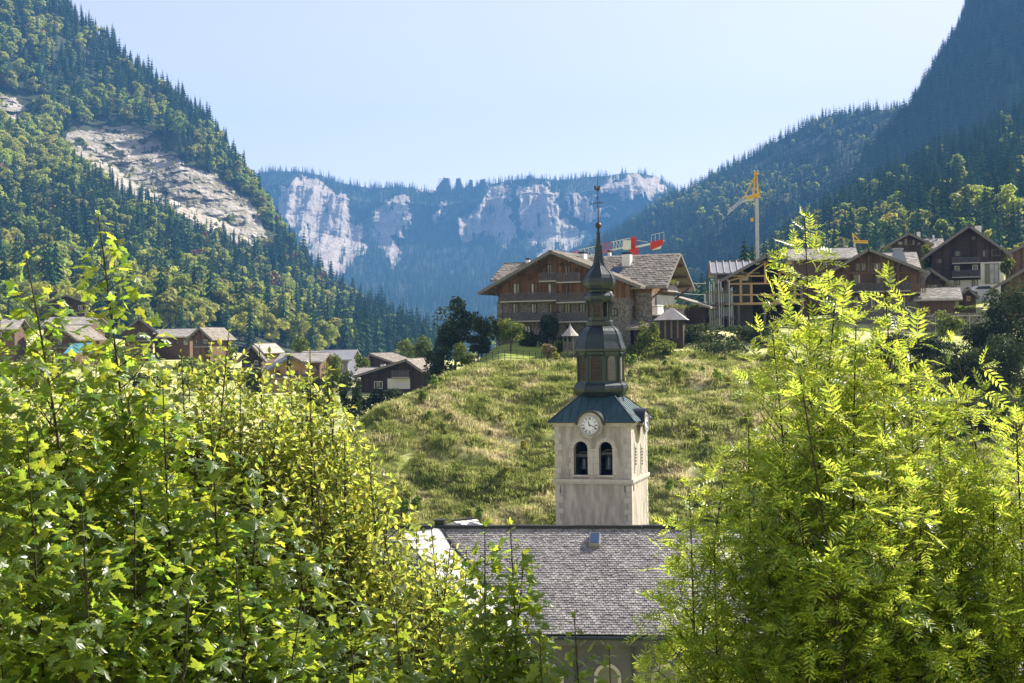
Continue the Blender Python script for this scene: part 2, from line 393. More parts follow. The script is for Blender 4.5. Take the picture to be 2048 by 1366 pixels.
# ------------------------------------------------------------------ mountains: surfaces lofted from foot to crest and down the back
def loft(rows, nu, nv, amp, scale, seed):
    """rows: lists of (px,py,Y) from the foot to the crest; a far side is added behind the crest"""
    rr = []
    for r in rows:
        p = np.array([tuple(P(*q)) for q in r]); t = np.linspace(0, 1, len(p)); u = np.linspace(0, 1, nu)
        rr.append(np.stack([np.interp(u, t, p[:, k]) for k in range(3)], 1))
    for dy, dz in ((350, 190), (900, 560)):
        back = rr[len(rows)-1].copy(); back[:, 1] += dy; back[:, 0] *= 1+dy/back[:, 1]*.6; back[:, 2] -= dz
        back[:, 2] = np.maximum(back[:, 2], -100) if dy > 500 else back[:, 2]
        rr.append(back)
    rr = np.array(rr); nb = len(rr)
    t = np.linspace(0, 1, nb)
    tv = np.concatenate([np.linspace(0, t[nb-3], nv), np.linspace(t[nb-3], 1, 10)[1:]])
    G = np.empty((len(tv), nu, 3))
    for k in range(3):
        for j in range(nu): G[:, j, k] = np.interp(tv, t, rr[:, j, k])
    X, Y, Z = G[..., 0], G[..., 1], G[..., 2]
    w = np.clip(tv/ t[nb-3], 0, 1)[:, None]
    crest = np.clip(np.abs(tv-t[nb-3])/(t[1]*.5), .25, 1)[:, None]
    G[..., 1] += amp*fbm(X/scale, Z/scale*.8+7, seed, 5)*crest*1.4
    G[..., 2] += amp*.5*fbm(X/scale+31, Y/scale*.5, seed+5, 5)*crest
    return G
def relief(G, mask, fn, zf=0.0):
    d = fn(G[..., 0], G[..., 2]); G[..., 1] += mask*d; G[..., 2] += np.asarray(mask)*zf*d
def blur(m, k=2):
    for _ in range(k):
        p = np.pad(m, 1, mode='edge'); m = (p[1:-1, 1:-1]*2+p[:-2, 1:-1]+p[2:, 1:-1]+p[1:-1, :-2]+p[1:-1, 2:])/6
    return m
def grid_mesh(name, G, mats, midx_vert):
    h, w = G.shape[:2]; id_ = np.arange(h*w).reshape(h, w)
    q = np.stack([id_[:-1, :-1], id_[:-1, 1:], id_[1:, 1:], id_[1:, :-1]], -1).reshape(-1, 4)
    mi = midx_vert.reshape(h, w)[:-1, :-1].ravel()
    return link(name, np_mesh(name, G.reshape(-1, 3), q, mats, mi, smooth=False))
def polymask(G, polys, jitter=8, seed=3):
    p = pixnp(G.reshape(-1, 3)); x = p[:, 0]+jitter*fbm(p[:, 0]/14, p[:, 1]/14, seed); y = p[:, 1]+jitter*fbm(p[:, 0]/14+9, p[:, 1]/14, seed+1)
    m = np.zeros(len(p), bool)
    for po in polys: m |= inpoly(x, y, po)
    return m.reshape(G.shape[:2])

# left mountainside
LM = loft([
 [(-1200,790,560),(-500,760,580),(0,705,600),(200,695,620),(400,705,680),(600,722,760),(780,742,860),(930,765,980)],
 [(-1200,480,850),(-500,520,850),(0,560,850),(200,575,880),(400,610,930),(600,655,1000),(760,698,1080),(915,735,1150)],
 [(-1200,150,1200),(-500,260,1200),(0,400,1180),(200,430,1220),(400,500,1260),(560,580,1300),(740,662,1350),(895,715,1400)],
 [(-1200,-200,1560),(-500,20,1560),(0,230,1540),(190,320,1540),(370,420,1540),(525,500,1540),(700,640,1480),(880,702,1480)],
 [(-1200,-450,1640),(-500,-230,1640),(0,130,1620),(170,220,1620),(345,270,1610),(505,400,1620),(640,585,1560),(868,694,1540)],
 [(-1200,-1100,1950),(-500,-640,1950),(60,-40,1900),(250,120,1860),(415,250,1820),(492,360,1780),(600,548,1640),(850,688,1600)],
], 380, 330, 26, 170, 11)
rock_l = [[(128,262),(200,258),(268,246),(330,292),(372,330),(432,352),(468,385),(505,402),(522,440),(536,474),(524,500),(440,478),(370,442),(310,404),(250,384),(200,354),(140,316)],
          [(0,185),(30,200),(62,225),(80,245),(40,262),(0,250)]]
m_l = polymask(LM, rock_l)
_q = pixnp(LM.reshape(-1, 3)); m_l &= (fbm(_q[:, 0]/22, _q[:, 1]/9, 49, 4) < .30).reshape(m_l.shape)
mb = blur(m_l.astype(float), 3)
relief(LM, mb, lambda x, z: 16*fbm((x+z*.9)/45, (z-x*.30)/8+1.5*fbm(x/60, z/60, 29, 3), 21, 5)+22*fbm(x/45, z/38, 23, 5)+7*np.abs(fbm(x/7, z/7, 27, 3)), .35)
lm = grid_mesh('left_mountain', LM, (M_soil, M_rock), m_l.astype(int)); tag(lm, kind='structure')

# far cliffs
sky_f = [(350,350),(500,350),(545,343),(600,344),(640,350),(680,364),(740,374),(820,374),(868,380),(950,372),(1000,364),(1060,356),(1120,360),(1170,352),(1210,352),(1275,347),(1318,354),(1345,378),(1420,410),(1560,420)]
FM = loft([
 [(x, 740, 3000) for x, y in sky_f], [(x, 620, 3500) for x, y in sky_f],
 [(x, y+170, 4300) for x, y in sky_f],
 [(x, y+115, 4650) for x, y in sky_f],
 [(x, y+28, 4800) for x, y in sky_f],
 [(x, y, 5000) for x, y in sky_f]], 620, 300, 60, 500, 31)
rock_f = [[(552,372),(575,368),(600,352),(640,362),(655,382),(690,388),(702,430),(722,445),(735,500),(690,540),(660,560),(640,545),(610,505),(590,470),(560,440)],
          [(745,408),(800,394),(818,402),(824,440),(806,470),(788,476),(796,530),(772,520),(742,455)],
          [(990,374),(1012,370),(1018,420),(1030,450),(1010,500),(985,470),(945,470),(925,490),(918,440),(950,410)],
          [(1040,374),(1095,368),(1112,380),(1118,430),(1150,452),(1175,470),(1140,500),(1085,505),(1050,470),(1032,440)],
          [(1215,355),(1270,347),(1320,360),(1345,380),(1310,398),(1250,396),(1200,385)],
          [(1130,395),(1160,385),(1190,392),(1175,420),(1230,410),(1180,445),(1140,430)],
          [(870,415),(895,405),(880,440),(865,445)], [(830,368),(880,368),(870,384),(840,384)], [(1085,500),(1110,520),(1085,560),(1060,540)]]
m_f = polymask(FM, rock_f, 20, 41)
_q = pixnp(FM.reshape(-1, 3)); m_f &= (fbm(_q[:, 0]/7, _q[:, 1]/26, 43, 4) < .40).reshape(m_f.shape)
relief(FM, blur(m_f.astype(float), 3), lambda x, z: 60*fbm(x/70, z/420, 51, 5)+14*fbm(x/120, z/24, 53, 4)+16*fbm(x/30, z/30, 57, 3))
relief(FM, 1.0, lambda x, z: 60*fbm(x/260, z/1500, 55, 4))
mi = m_f.astype(int); pf = pixnp(FM.reshape(-1, 3))
sc = inpoly(pf[:, 0], pf[:, 1], [(1100,440),(1150,452),(1175,470),(1160,500),(1090,510),(1070,470)]).reshape(m_f.shape)
mi[sc & m_f] = 2
fm = grid_mesh('far_cliffs', FM, (M_soil, M_rockf, M_scree), mi); tag(fm, kind='structure')

# right: middle ridge, steep shoulder, near forest slope
RM = loft([
 [(900,760,1500),(1100,720,1500),(1250,690,1500),(1400,650,1550),(1550,620,1600),(1700,600,1700),(1850,600,1800),(2100,600,1900)],
 [(1000,690,2000),(1150,620,2000),(1280,560,2050),(1420,500,2100),(1560,450,2150),(1700,420,2200),(1850,400,2300),(2100,400,2300)],
 [(1080,600,2500),(1180,540,2500),(1300,480,2500),(1430,410,2550),(1560,350,2600),(1690,310,2650),(1850,300,2700),(2100,300,2700)],
 [(1130,540,2900),(1195,495,2900),(1330,407,2950),(1440,350,3000),(1560,280,3000),(1650,231,3000),(1740,222,3050),(1840,216,3050)]], 260, 130, 55, 330, 61)
rm = grid_mesh('right_ridge', RM, (M_soil,), np.zeros(RM.shape[:2], int)); tag(rm, kind='structure')
RS = loft([
 [(1540,560,1350),(1650,540,1350),(1750,520,1350),(1900,500,1350),(2200,480,1350),(2700,480,1300)],
 [(1640,440,1650),(1730,370,1650),(1830,330,1650),(1950,260,1650),(2200,200,1650),(2700,200,1500)],
 [(1740,340,1900),(1810,260,1900),(1880,200,1900),(1990,100,1900),(2200,0,1900),(2700,0,1700)],
 [(1815,245,2150),(1850,190,2150),(1905,100,2150),(1990,-60,2150),(2200,-300,2150),(2700,-400,1900)],
 [(1825,222,2300),(1868,142,2300),(1922,55,2300),(1962,-60,2350),(2160,-500,2400),(2700,-700,2200)]], 240, 200, 42, 120, 71)
rs = grid_mesh('right_shoulder', RS, (M_soil,), np.zeros(RS.shape[:2], int)); tag(rs, kind='structure')
RF = loft([
 [(1330,700,420),(1450,672,440),(1600,640,450),(1750,600,460),(1900,570,470),(2100,560,470),(2700,560,450)],
 [(1360,650,700),(1500,580,720),(1620,530,740),(1760,470,760),(1900,430,780),(2100,400,780),(2700,350,700)],
 [(1400,620,900),(1530,540,930),(1640,470,960),(1780,400,1000),(1900,350,1020),(2100,300,1050),(2700,200,950)],
 [(1440,600,1100),(1560,510,1150),(1650,440,1200),(1800,350,1260),(1930,300,1300),(2080,215,1320),(2700,0,1200)]], 200, 130, 26, 150, 81)
rf = grid_mesh('right_forest_slope', RF, (M_soil,), np.zeros(RF.shape[:2], int)); tag(rf, kind='structure')

# ------------------------------------------------------------------ forest trees
def spruce_mesh(seed, tiers=11, spikes=9, h=1.0, wid=.17, m=M_spruce, name='spruce'):
    r = random.Random(seed); V = []; T = []; mi = []
    def tri(a, b, c, k): T.append((a, b, c)); mi.append(k)
    n = 5                                           # trunk
    for z, q in ((0, .014), (1.0, .002)):
        for k in range(n): V.append((q*math.cos(k*6.283/n), q*math.sin(k*6.283/n), z*h))
    for k in range(n):
        tri(k, (k+1) % n, n+k, 1); tri((k+1) % n, n+(k+1) % n, n+k, 1)
    for t in range(tiers):
        f = t/(tiers-1); z = .07+.86*f**.92; rad = wid*(1-f)**.8*(.85+.3*r.random())+.012
        dz = .115*(1-f*.55); b = len(V); V.append((0, 0, z+dz)); ph = r.random()*6.28
        for k in range(spikes*2):
            a = ph+k*math.pi/spikes+r.uniform(-.1, .1)
            q = rad*(r.uniform(.78, 1.18) if k % 2 == 0 else r.uniform(.38, .62))
            V.append((q*math.cos(a), q*math.sin(a), z-(.045*(1-f) if k % 2 == 0 else -.01)+r.uniform(-.012, .012)))
        c = len(V); V.append((0, 0, z+.02))
        for k in range(spikes*2):
            i, j = b+1+k, b+1+(k+1) % (spikes*2)
            tri(b, i, j, 0)
            if spikes > 6: tri(c, j, i, 0)
    return np_mesh(name, np.array(V)*h, np.array(T), (m, M_bark), mi)
def broad_mesh(seed, m, name='broadleaf', n=520, lobes=9, size=.055):
    r = np.random.default_rng(seed); V = []; T = []; mi = []
    rr = random.Random(seed)
    b = MB().tube([(0, 0, 0), (.01, .0, .35), (.0, .02, .6)], [.022, .016, .008], 5, False)
    for v in b.v: V.append(v)
    for f in b.f: T.append((f[0], f[1], f[2])); T.append((f[0], f[2], f[3])); mi += [1, 1]
    cen = [(rr.uniform(-.17, .17), rr.uniform(-.17, .17), .3+.55*((i+.5)/lobes)) for i in range(lobes)]
    rad = [.20*(1.05-abs(c[2]-.5)*.9)*rr.uniform(.75, 1.15) for c in cen]
    cen = np.array(cen); rad = np.array(rad)
    li = r.integers(0, lobes, n); d = r.normal(size=(n, 3)); d /= np.linalg.norm(d, axis=1)[:, None]; d[:, 2] = np.abs(d[:, 2])*.9-.1*(r.random(n) < .4)
    p = cen[li]+d*rad[li][:, None]*r.uniform(.75, 1.08, n)[:, None]
    nr = d+r.normal(size=(n, 3))*.55; nr /= np.linalg.norm(nr, axis=1)[:, None]
    a = np.cross(nr, r.normal(size=(n, 3))); a /= np.linalg.norm(a, axis=1)[:, None]; c = np.cross(nr, a)
    s = size*r.uniform(.6, 1.3, n)[:, None]
    V = np.array(V); b0 = len(V)
    q = np.stack([p+a*s, p+c*s*.8, p-a*s*.8, p-c*s], 1).reshape(-1, 3)
    t = (np.arange(n)*4)[:, None, None]+np.array([[0, 1, 2], [0, 2, 3]])[None]+b0
    V = np.vstack([V, q]); T = np.vstack([np.array(T), t.reshape(-1, 3)]); mi = mi+[0]*(2*n)
    return np_mesh(name, V, T, (m, M_bark), mi)
SPR = [spruce_mesh(1), spruce_mesh(2, 12, 8, 1, .14), spruce_mesh(3, 10, 9, 1, .20), spruce_mesh(4, 13, 8, 1, .16, M_spruce_d)]
SPL = [spruce_mesh(11, 7, 5, 1, .21), spruce_mesh(12, 7, 5, 1, .18, M_spruce_d)]
BRD = [broad_mesh(1, M_wood_g), broad_mesh(2, M_wood_g), broad_mesh(3, M_wood_y), broad_mesh(4, M_wood_y, lobes=7)]
BRL = [broad_mesh(21, M_wood_g, n=160, size=.10), broad_mesh(22, M_wood_y, n=160, size=.10)]
BRR = [broad_mesh(31, M_rust, n=300)]

def scatter(G, n, wmask=None, seed=1, margin=60):
    r = np.random.default_rng(seed); h, w = G.shape[:2]
    a = G[1:, :-1]-G[:-1, :-1]; b = G[:-1, 1:]-G[:-1, :-1]
    ar = np.linalg.norm(np.cross(a, b), axis=2)
    p = pixnp(G.reshape(-1, 3)).reshape(h, w, 2)[:-1, :-1]
    ok = (p[..., 0] > -margin) & (p[..., 0] < 2048+margin) & (p[..., 1] > -margin) & (p[..., 1] < 860)
    ar = ar*ok
    if wmask is not None: ar = ar*wmask[:-1, :-1]
    cs = np.cumsum(ar.ravel()); k = np.searchsorted(cs, r.random(n)*cs[-1]); k = np.minimum(k, len(cs)-1)
    i, j = np.unravel_index(k, ar.shape); u = r.random((n, 1)); v = r.random((n, 1))
    return G[i, j]*(1-u)*(1-v)+G[i+1, j]*u*(1-v)+G[i, j+1]*(1-u)*v+G[i+1, j+1]*u*v

def stuff_forest(name, pts, var, scl, protos, label):
    """one object whose geometry nodes set a tree mesh on every point"""
    me = bpy.data.meshes.new(name); me.vertices.add(len(pts)); me.vertices.foreach_set('co', np.ascontiguousarray(pts, np.float32).ravel())
    a = me.attributes.new('scl', 'FLOAT', 'POINT'); a.data.foreach_set('value', np.ascontiguousarray(scl, np.float32))
    a = me.attributes.new('var', 'INT', 'POINT'); a.data.foreach_set('value', np.ascontiguousarray(var, np.int32))
    rt = np.zeros((len(pts), 3), np.float32); rt[:, 2] = RNG.random(len(pts))*6.28; rt[:, 0] = RNG.normal(size=len(pts))*.03; rt[:, 1] = RNG.normal(size=len(pts))*.03
    a = me.attributes.new('rot', 'FLOAT_VECTOR', 'POINT'); a.data.foreach_set('vector', rt.ravel())
    o = link(name, me); tag(o, label, None, None, 'stuff')
    g = bpy.data.node_groups.new(name, 'GeometryNodeTree'); N = g.nodes; L = g.links
    g.interface.new_socket('Geometry', in_out='INPUT', socket_type='NodeSocketGeometry')
    g.interface.new_socket('Geometry', in_out='OUTPUT', socket_type='NodeSocketGeometry')
    gi = N.new('NodeGroupInput'); ou = N.new('NodeGroupOutput'); jn = N.new('GeometryNodeJoinGeometry')
    def attr(nm, dt):
        q = N.new('GeometryNodeInputNamedAttribute'); q.data_type = dt; q.inputs['Name'].default_value = nm; return q.outputs['Attribute']
    sc_ = attr('scl', 'FLOAT'); ro = attr('rot', 'FLOAT_VECTOR'); va = attr('var', 'INT')
    e2r = N.new('FunctionNodeEulerToRotation'); L.new(ro, e2r.inputs[0])
    for i, pm in enumerate(protos):
        po = bpy.data.objects.new(pm.name+'_source', pm)
        oi = N.new('GeometryNodeObjectInfo'); oi.inputs['Object'].default_value = po; oi.inputs['As Instance'].default_value = True
        cm = N.new('FunctionNodeCompare'); cm.data_type = 'INT'; cm.operation = 'EQUAL'; L.new(va, cm.inputs[2]); cm.inputs[3].default_value = i
        ip = N.new('GeometryNodeInstanceOnPoints')
        L.new(gi.outputs[0], ip.inputs['Points']); L.new(cm.outputs[0], ip.inputs['Selection']); L.new(oi.outputs['Geometry'], ip.inputs['Instance'])
        L.new(e2r.outputs[0], ip.inputs['Rotation']); L.new(sc_, ip.inputs['Scale']); L.new(ip.outputs[0], jn.inputs[0])
    L.new(jn.outputs[0], ou.inputs[0])
    md = o.modifiers.new('instances', 'NODES'); md.node_group = g
    return o

def place_individuals(pts, scl, protos, name, label, cat, group, var=None, wide=1.0, zones=None, kinds=None):
    for i, p in enumerate(pts):
        o = link(name, protos[(var[i] if var is not None else i) % len(protos)], None, p)
        s = scl[i]; q = s*random.uniform(.9, 1.15)*wide; o.scale = (q, q, s)
        o.rotation_euler = (random.gauss(0, .02), random.gauss(0, .02), random.random()*6.28)
        lb = label
        if zones:
            x = pixnp(np.array([p]))[0, 0]; zn = [z for lim, z in zones if x < lim][0]
            lb = kinds[i % len(protos)]+' '+zn
        tag(o, lb, cat, group)

def split_near(pts, n, lo=(0, 1600), ylim=(0, 690)):
    """nearest n points that stand clear of the foreground trees"""
    p = pixnp(pts); ok = (p[:, 0] > lo[0]) & (p[:, 0] < lo[1]) & (p[:, 1] > ylim[0]) & (p[:, 1] < ylim[1])
    order = np.argsort(np.where(ok, pts[:, 1], 1e9)); m = np.zeros(len(pts), bool); m[order[:n]] = True
    return m & ok

ZL = [(330, 'low on the left mountain above the red-brown chalet'), (450, 'low on the left mountain above the brown gable house'), (560, 'low on the left mountain above the black-boarded gable house'), (660, 'low on the left mountain above the white roof edge'), (760, 'low on the left mountain above the metal-roofed house'), (9e9, 'at the right foot of the left mountain beside the blue valley')]
ZR = [(1560, 'on the shaded slope behind the unfinished house and crane'), (1680, 'on the shaded slope behind the ash tree top'), (1780, 'on the shaded slope above the long pale roof'), (1870, 'on the shaded slope above the glazed gable house'), (1960, 'on the shaded slope left above the dark barn chalet'), (9e9, 'on the shaded slope above the right edge chalet')]
KS = ['full spruce', 'slender spruce', 'wide-skirted spruce', 'dark narrow spruce']
KB = ['green round-crowned tree', 'green irregular tree', 'yellow-green round-crowned tree', 'yellow-green irregular tree']
# left mountainside
rockw = 1-blur(m_l.astype(float), 1)
pl = scatter(LM, 9800, np.where(m_l, .26, 1.0), 5)
pp = pixnp(pl)
yel = fbm(pl[:, 0]/120, pl[:, 2]/90, 91, 3)
zone = ((pp[:, 1] > 540) & (pp[:, 0] < 700)) * .25 + (pp[:, 0] > 380)*(pp[:, 1] < 520)*.22 + ((pp[:, 1] < 300) & (pp[:, 1] > 60))*.10
top = np.clip((120-(pp[:, 1]-(pp[:, 0]*.75-60)))/120, 0, 1)*0
isb = RNG.random(len(pl)) < np.clip(.24+yel*1.2+zone, .03, .92)
crestpx = np.interp(pp[:, 0], [0, 150, 320, 400, 460, 500], [-90, 25, 130, 225, 290, 350])
near_crest = (pp[:, 0] < 470) & (pp[:, 1] < crestpx+55)
isb &= ~(near_crest & (RNG.random(len(pl)) < .8))
hs = np.clip(RNG.normal(26, 7, len(pl)), 10, 42); hb = RNG.uniform(15, 27, len(pl))
inr = polymask(pl[None], rock_l).ravel()
hs[inr] *= .22; hb[inr] *= .28
_p = pixnp(pl); below = inpoly(_p[:, 0], _p[:, 1]-42, rock_l[0]) & ~inr; hs[below] *= .6; hb[below] *= .6
sp, br = pl[~isb], pl[isb]; ssp, sbr = hs[~isb], hb[isb]
sp[:, 2] -= 1; br[:, 2] -= 2
m1 = split_near(sp, 170, (200, 860)); m2 = split_near(br, 170, (200, 860))
place_individuals(sp[m1], ssp[m1], SPR, 'spruce_tree', 'dark green spruce on the lower slope of the left mountain, above the village', 'spruce', 'spruces low on the left mountain', zones=ZL, kinds=KS)
place_individuals(br[m2], sbr[m2], BRD, 'broadleaf_tree', 'yellow-green broadleaf tree among spruces low on the left mountain', 'tree', 'broadleaf trees low on the left mountain', zones=ZL, kinds=KB)
stuff_forest('spruce_forest', np.vstack([sp[~m1]]), RNG.integers(0, 4, (~m1).sum()), ssp[~m1], SPR, 'spruce forest covering the left mountainside')
vb = np.where(RNG.random((~m2).sum()) < .5+yel[isb][~m2]*.8, RNG.integers(2, 4, (~m2).sum()), RNG.integers(0, 2, (~m2).sum()))
vb[RNG.random(len(vb)) < .03] = 4
stuff_forest('broadleaf_forest', br[~m2], vb, sbr[~m2], BRD+BRR, 'broadleaf woods mixed into the left mountainside')

# far cliffs, right ridge, shoulder
pfm = scatter(FM, 26000, np.where(m_f, .05, 1.0), 15, 20)
pq = pixnp(pfm); keep = ~((pq[:, 0] > 1130) & (pq[:, 1] < 440) & (RNG.random(len(pfm)) < .45)); pfm = pfm[keep]
stuff_forest('distant_spruce_forest', pfm, RNG.integers(0, 2, len(pfm)), RNG.uniform(16, 34, len(pfm)), SPL, 'blue hazy forest on the cliffs across the valley')
prm = scatter(RM, 14000, None, 16, 30); isb = RNG.random(len(prm)) < np.clip(.07+fbm(prm[:, 0]/200, prm[:, 2]/120, 95, 3)*.6, .02, .7)
stuff_forest('ridge_forest', prm, np.where(isb, RNG.integers(2, 4, len(prm)), RNG.integers(0, 2, len(prm))), np.where(isb, RNG.uniform(12, 19, len(prm)), RNG.uniform(15, 30, len(prm))), SPL+BRL, 'forest on the hazy ridge right of the valley')
prs = scatter(RS, 9000, None, 17, 30)
stuff_forest('shoulder_forest', prs, RNG.integers(0, 2, len(prs)), RNG.uniform(14, 34, len(prs)), SPL, 'forest on the steep shaded shoulder at upper right')
prf = scatter(RF, 3600, None, 18, 40)
isb = RNG.random(len(prf)) < np.clip(.14+fbm(prf[:, 0]/90, prf[:, 2]/60, 97, 3)*1.2, .04, .8)
sp, br = prf[~isb], prf[isb]; ssp = RNG.uniform(17, 28, len(sp)); sbr = RNG.uniform(12, 20, len(br))
m1 = split_near(sp, 120, (1400, 2048), (100, 560)); m2 = split_near(br, 110, (1400, 2048), (100, 560))
place_individuals(sp[m1], ssp[m1], SPR, 'spruce_tree', 'dark spruce on the shaded forest slope behind the right-hand chalets', 'spruce', 'spruces behind the right-hand chalets', zones=ZR, kinds=KS)
place_individuals(br[m2], sbr[m2], BRD, 'broadleaf_tree', 'broadleaf tree on the shaded forest slope behind the right-hand chalets', 'tree', 'broadleaf trees behind the right-hand chalets', zones=ZR, kinds=KB)
stuff_forest('right_spruce_forest', sp[~m1], RNG.integers(0, 4, (~m1).sum()), ssp[~m1], SPR, 'dark spruce forest rising at the right')
stuff_forest('right_broadleaf_forest', br[~m2], RNG.integers(0, 4, (~m2).sum()), sbr[~m2], BRD, 'broadleaf woods in the forest at the right')

# low scrub bushes are placed with the hillside grass
# hillside grass tufts
def tuft_mesh(seed, n=26, name='tuft'):
    r = np.random.default_rng(seed); V = []; T = []
    for i in range(n):
        a = r.random()*6.28; q = r.random()**.5*.45; x, y = q*math.cos(a), q*math.sin(a); h = r.uniform(.3, .8); w = .035
        lx, ly = math.cos(a)*r.uniform(.1, .5)+r.normal()*.15, math.sin(a)*r.uniform(.1, .5)+r.normal()*.15; b = len(V)
        t = r.random()*6.28; wx, wy = math.cos(t)*w, math.sin(t)*w
        V += [(x-wx, y-wy, -.05), (x+wx, y+wy, -.05), (x+lx*.5+wx*.8, y+ly*.5+wy*.8, h*.7), (x+lx*.5-wx*.8, y+ly*.5-wy*.8, h*.7), (x+lx*1.2, y+ly*1.2, h*.85)]
        T += [(b, b+1, b+2), (b, b+2, b+3), (b+3, b+2, b+4)]
    return np_mesh(name, np.array(V), np.array(T), (M_tuft,))
TUF = [tuft_mesh(i) for i in range(4)]+[broad_mesh(61, M_wood_g, 'scrub', n=150, lobes=6, size=.09)]
n_t = 90000
tx = RNG.uniform(-40, 92, n_t); ty = RNG.uniform(112, 163, n_t)
den = vnoise(tx/1.4, ty/1.1, 77)+.5*vnoise(tx/5, ty/5, 78)
k = den > .10+RNG.random(n_t)*.35
tx, ty, den = tx[k], ty[k], den[k]
tz = ground(tx, ty); tp = np.stack([tx, ty, tz], 1); pxy = pixnp(tp)
k = (pxy[:, 0] > 560) & (pxy[:, 0] < 2080) & (pxy[:, 1] < 1090) & ~inpoly(pxy[:, 0], pxy[:, 1], [(925, 730), (1150, 726), (1150, 690), (925, 690)])
tp, den = tp[k], den[k]
scr = RNG.random(len(tp)) < np.clip(.004+.10*fbm(tp[:, 0]/9, tp[:, 1]/7, 66, 3), 0, .010)
stuff_forest('hillside_grass', tp, np.where(scr, 4, RNG.integers(0, 4, len(tp))), np.where(scr, RNG.uniform(.8, 1.9, len(tp)), RNG.uniform(.45, 1.0, len(tp))*(.5+den*.7)), TUF, 'rough tussocky grass covering the hillside')

# ------------------------------------------------------------------ frames for buildings: pixel -> local coordinates on a wall
class Frame:
    """local axes: x along the front wall, y into the building, z up; origin at P(px,py,Y)"""
    def __init__(s, px, py, Y, yaw):
        s.o = P(px, py, Y); s.yaw = yaw; c, q = math.cos(yaw), math.sin(yaw)
        s.X = Vector((c, q, 0)); s.Yv = Vector((-q, c, 0))
    def front(s, px, py, y=0.0):
        """where the pixel's ray meets the plane local y = const -> (lx, lz)"""
        r = ray(px, py); o = s.o+s.Yv*y; t = o.dot(s.Yv)/r.dot(s.Yv); p = r*t-s.o
        return p.dot(s.X), p.z
    def side(s, px, py, x):
        r = ray(px, py); o = s.o+s.X*x; t = o.dot(s.X)/r.dot(s.X); p = r*t-s.o
        return p.dot(s.Yv), p.z
    def fx(s, px, py, y=0.0): return s.front(px, py, y)[0]
    def fz(s, px, py, y=0.0): return s.front(px, py, y)[1]

def slates(origin, u, v, nrm, wu, lv, tw, th, thick=.03, seed=1, inside=None, lip=.6):
    """overlapping roofing pieces as real thin slabs; u along the eave, v down the slope"""
    r = np.random.default_rng(seed); nu_ = int(wu/tw); nv_ = int(lv/th)
    I, J = np.meshgrid(np.arange(nu_+1), np.arange(nv_)); I = I.ravel(); J = J.ravel()
    U = (I-.5*(J % 2))*tw; Vv = J*th
    U = U+r.normal(size=len(U))*tw*.03; Vv = Vv+r.normal(size=len(U))*th*.05
    ok = (U > -tw*.1) & (U < wu-tw*.8); U, Vv = U[ok], Vv[ok]
    if inside is not None:
        k = inside(U+tw/2, Vv+th/2); U, Vv = U[k], Vv[k]
    pv = []; g = .06*tw
    for z in (0, 1):
        for (a, b) in ((g, 0), (tw-g, 0), (tw-g, th*1.15), (g, th*1.15)): pv.append((a, b, z))
    pt = [(4,5,6),(4,6,7),(3,2,6),(3,6,7),(1,2,6),(1,6,5),(0,3,7),(0,7,4)]
    pv = np.array(pv, float)
    u = np.array(u); v = np.array(v); nn = np.array(nrm)
    n = len(U); M = np.zeros((n, 3, 3)); tl = thick*(1+r.random(n)*.7)
    # back edge sits low, front edge rides over the row below
    base = np.array(origin)[None]+U[:, None]*u+Vv[:, None]*v
    loc = pv[None].repeat(n, 0)
    ht = np.where(loc[..., 2] > .5, tl[:, None]*(.35+lip*loc[..., 1]/th), -.01)
    X = base[:, None]+loc[..., 0:1]*u+loc[..., 1:2]*v+ht[..., None]*nn
    T = np.array(pt)[None]+(np.arange(n)*8)[:, None, None]
    return X.reshape(-1, 3), T.reshape(-1, 3)

def arch_pts(cx, z0, zs, w, n=10):
    """outline of a round-headed opening, counter-clockwise from lower left"""
    r = w/2; p = [(cx-r, z0), (cx+r, z0)]
    for i in range(n+1):
        a = math.pi*i/n; p.append((cx+r*math.cos(a), zs+r*math.sin(a)))
    return p

# ------------------------------------------------------------------ church tower
TY = 104.6; TYAW = R(-17); A = 2.80
tc = P(1024+6.63/TY*F/1.0, 850, TY)
c0, s0 = math.cos(TYAW), math.sin(TYAW)
T = empty('church_tower', (6.63+.012*TY*0, TY, -26.2), TYAW, 'square rendered church bell tower with clock, twin belfry arches and dark onion-domed copper spire', 'church tower')
TF = Frame(1024, 683, TY, TYAW); TF.o = Vector((6.63, TY, -26.2))
# place the axis so the tower's near corner falls where the photograph has it
def _corner(px, py, lx, ly):
    """shift along x so that the local corner projects on px"""
    p = TF.o+TF.X*lx+TF.Yv*ly; t = P(px, py, p.y); return t.x-p.x
shift = _corner(1263, 950, A, -A); TF.o.x += shift; T.location = TF.o
def tz(py, dy=-A): return TF.fz(1187, py, dy)
zt = TF.fz(1187, 848, -A); zb = TF.fz(1187, 961, -A)
# walls with belfry openings cut through the front
op = [(TF.fx(1161.5, 915, -A), (1177-1148)*.0355), (TF.fx(1211.5, 915, -A), (1225.5-1198)*.0358)]
zs0 = TF.fz(1187, 950, -A); zs1 = TF.fz(1187, 897, -A)
def wall_with_arches(arcs, z0, z1, half, y, depth, n=12):
    """front wall at local y as strips round the arches; arcs = [(cx,w)]"""
    mb = MB(); xs = [-half]
    for cx, w in arcs: xs += [cx-w/2, cx+w/2]
    xs.append(half)
    for i in range(0, len(xs), 2): mb.box(xs[i], xs[i+1], y, y+depth, zs0, z1)
    mb.box(-half, half, y, y+depth, z0, zs0)
    for cx, w in arcs:
        r = w/2
        for i in range(n):
            a0, a1 = math.pi*i/n, math.pi*(i+1)/n
            x0, x1 = cx+r*math.cos(a1), cx+r*math.cos(a0); q0, q1 = zs1+r*math.sin(a1), zs1+r*math.sin(a0)
            mb.prism([(x0, y, q0), (x1, y, q1), (x1, y, z1), (x0, y, z1)], (0, depth, 0))
    return mb
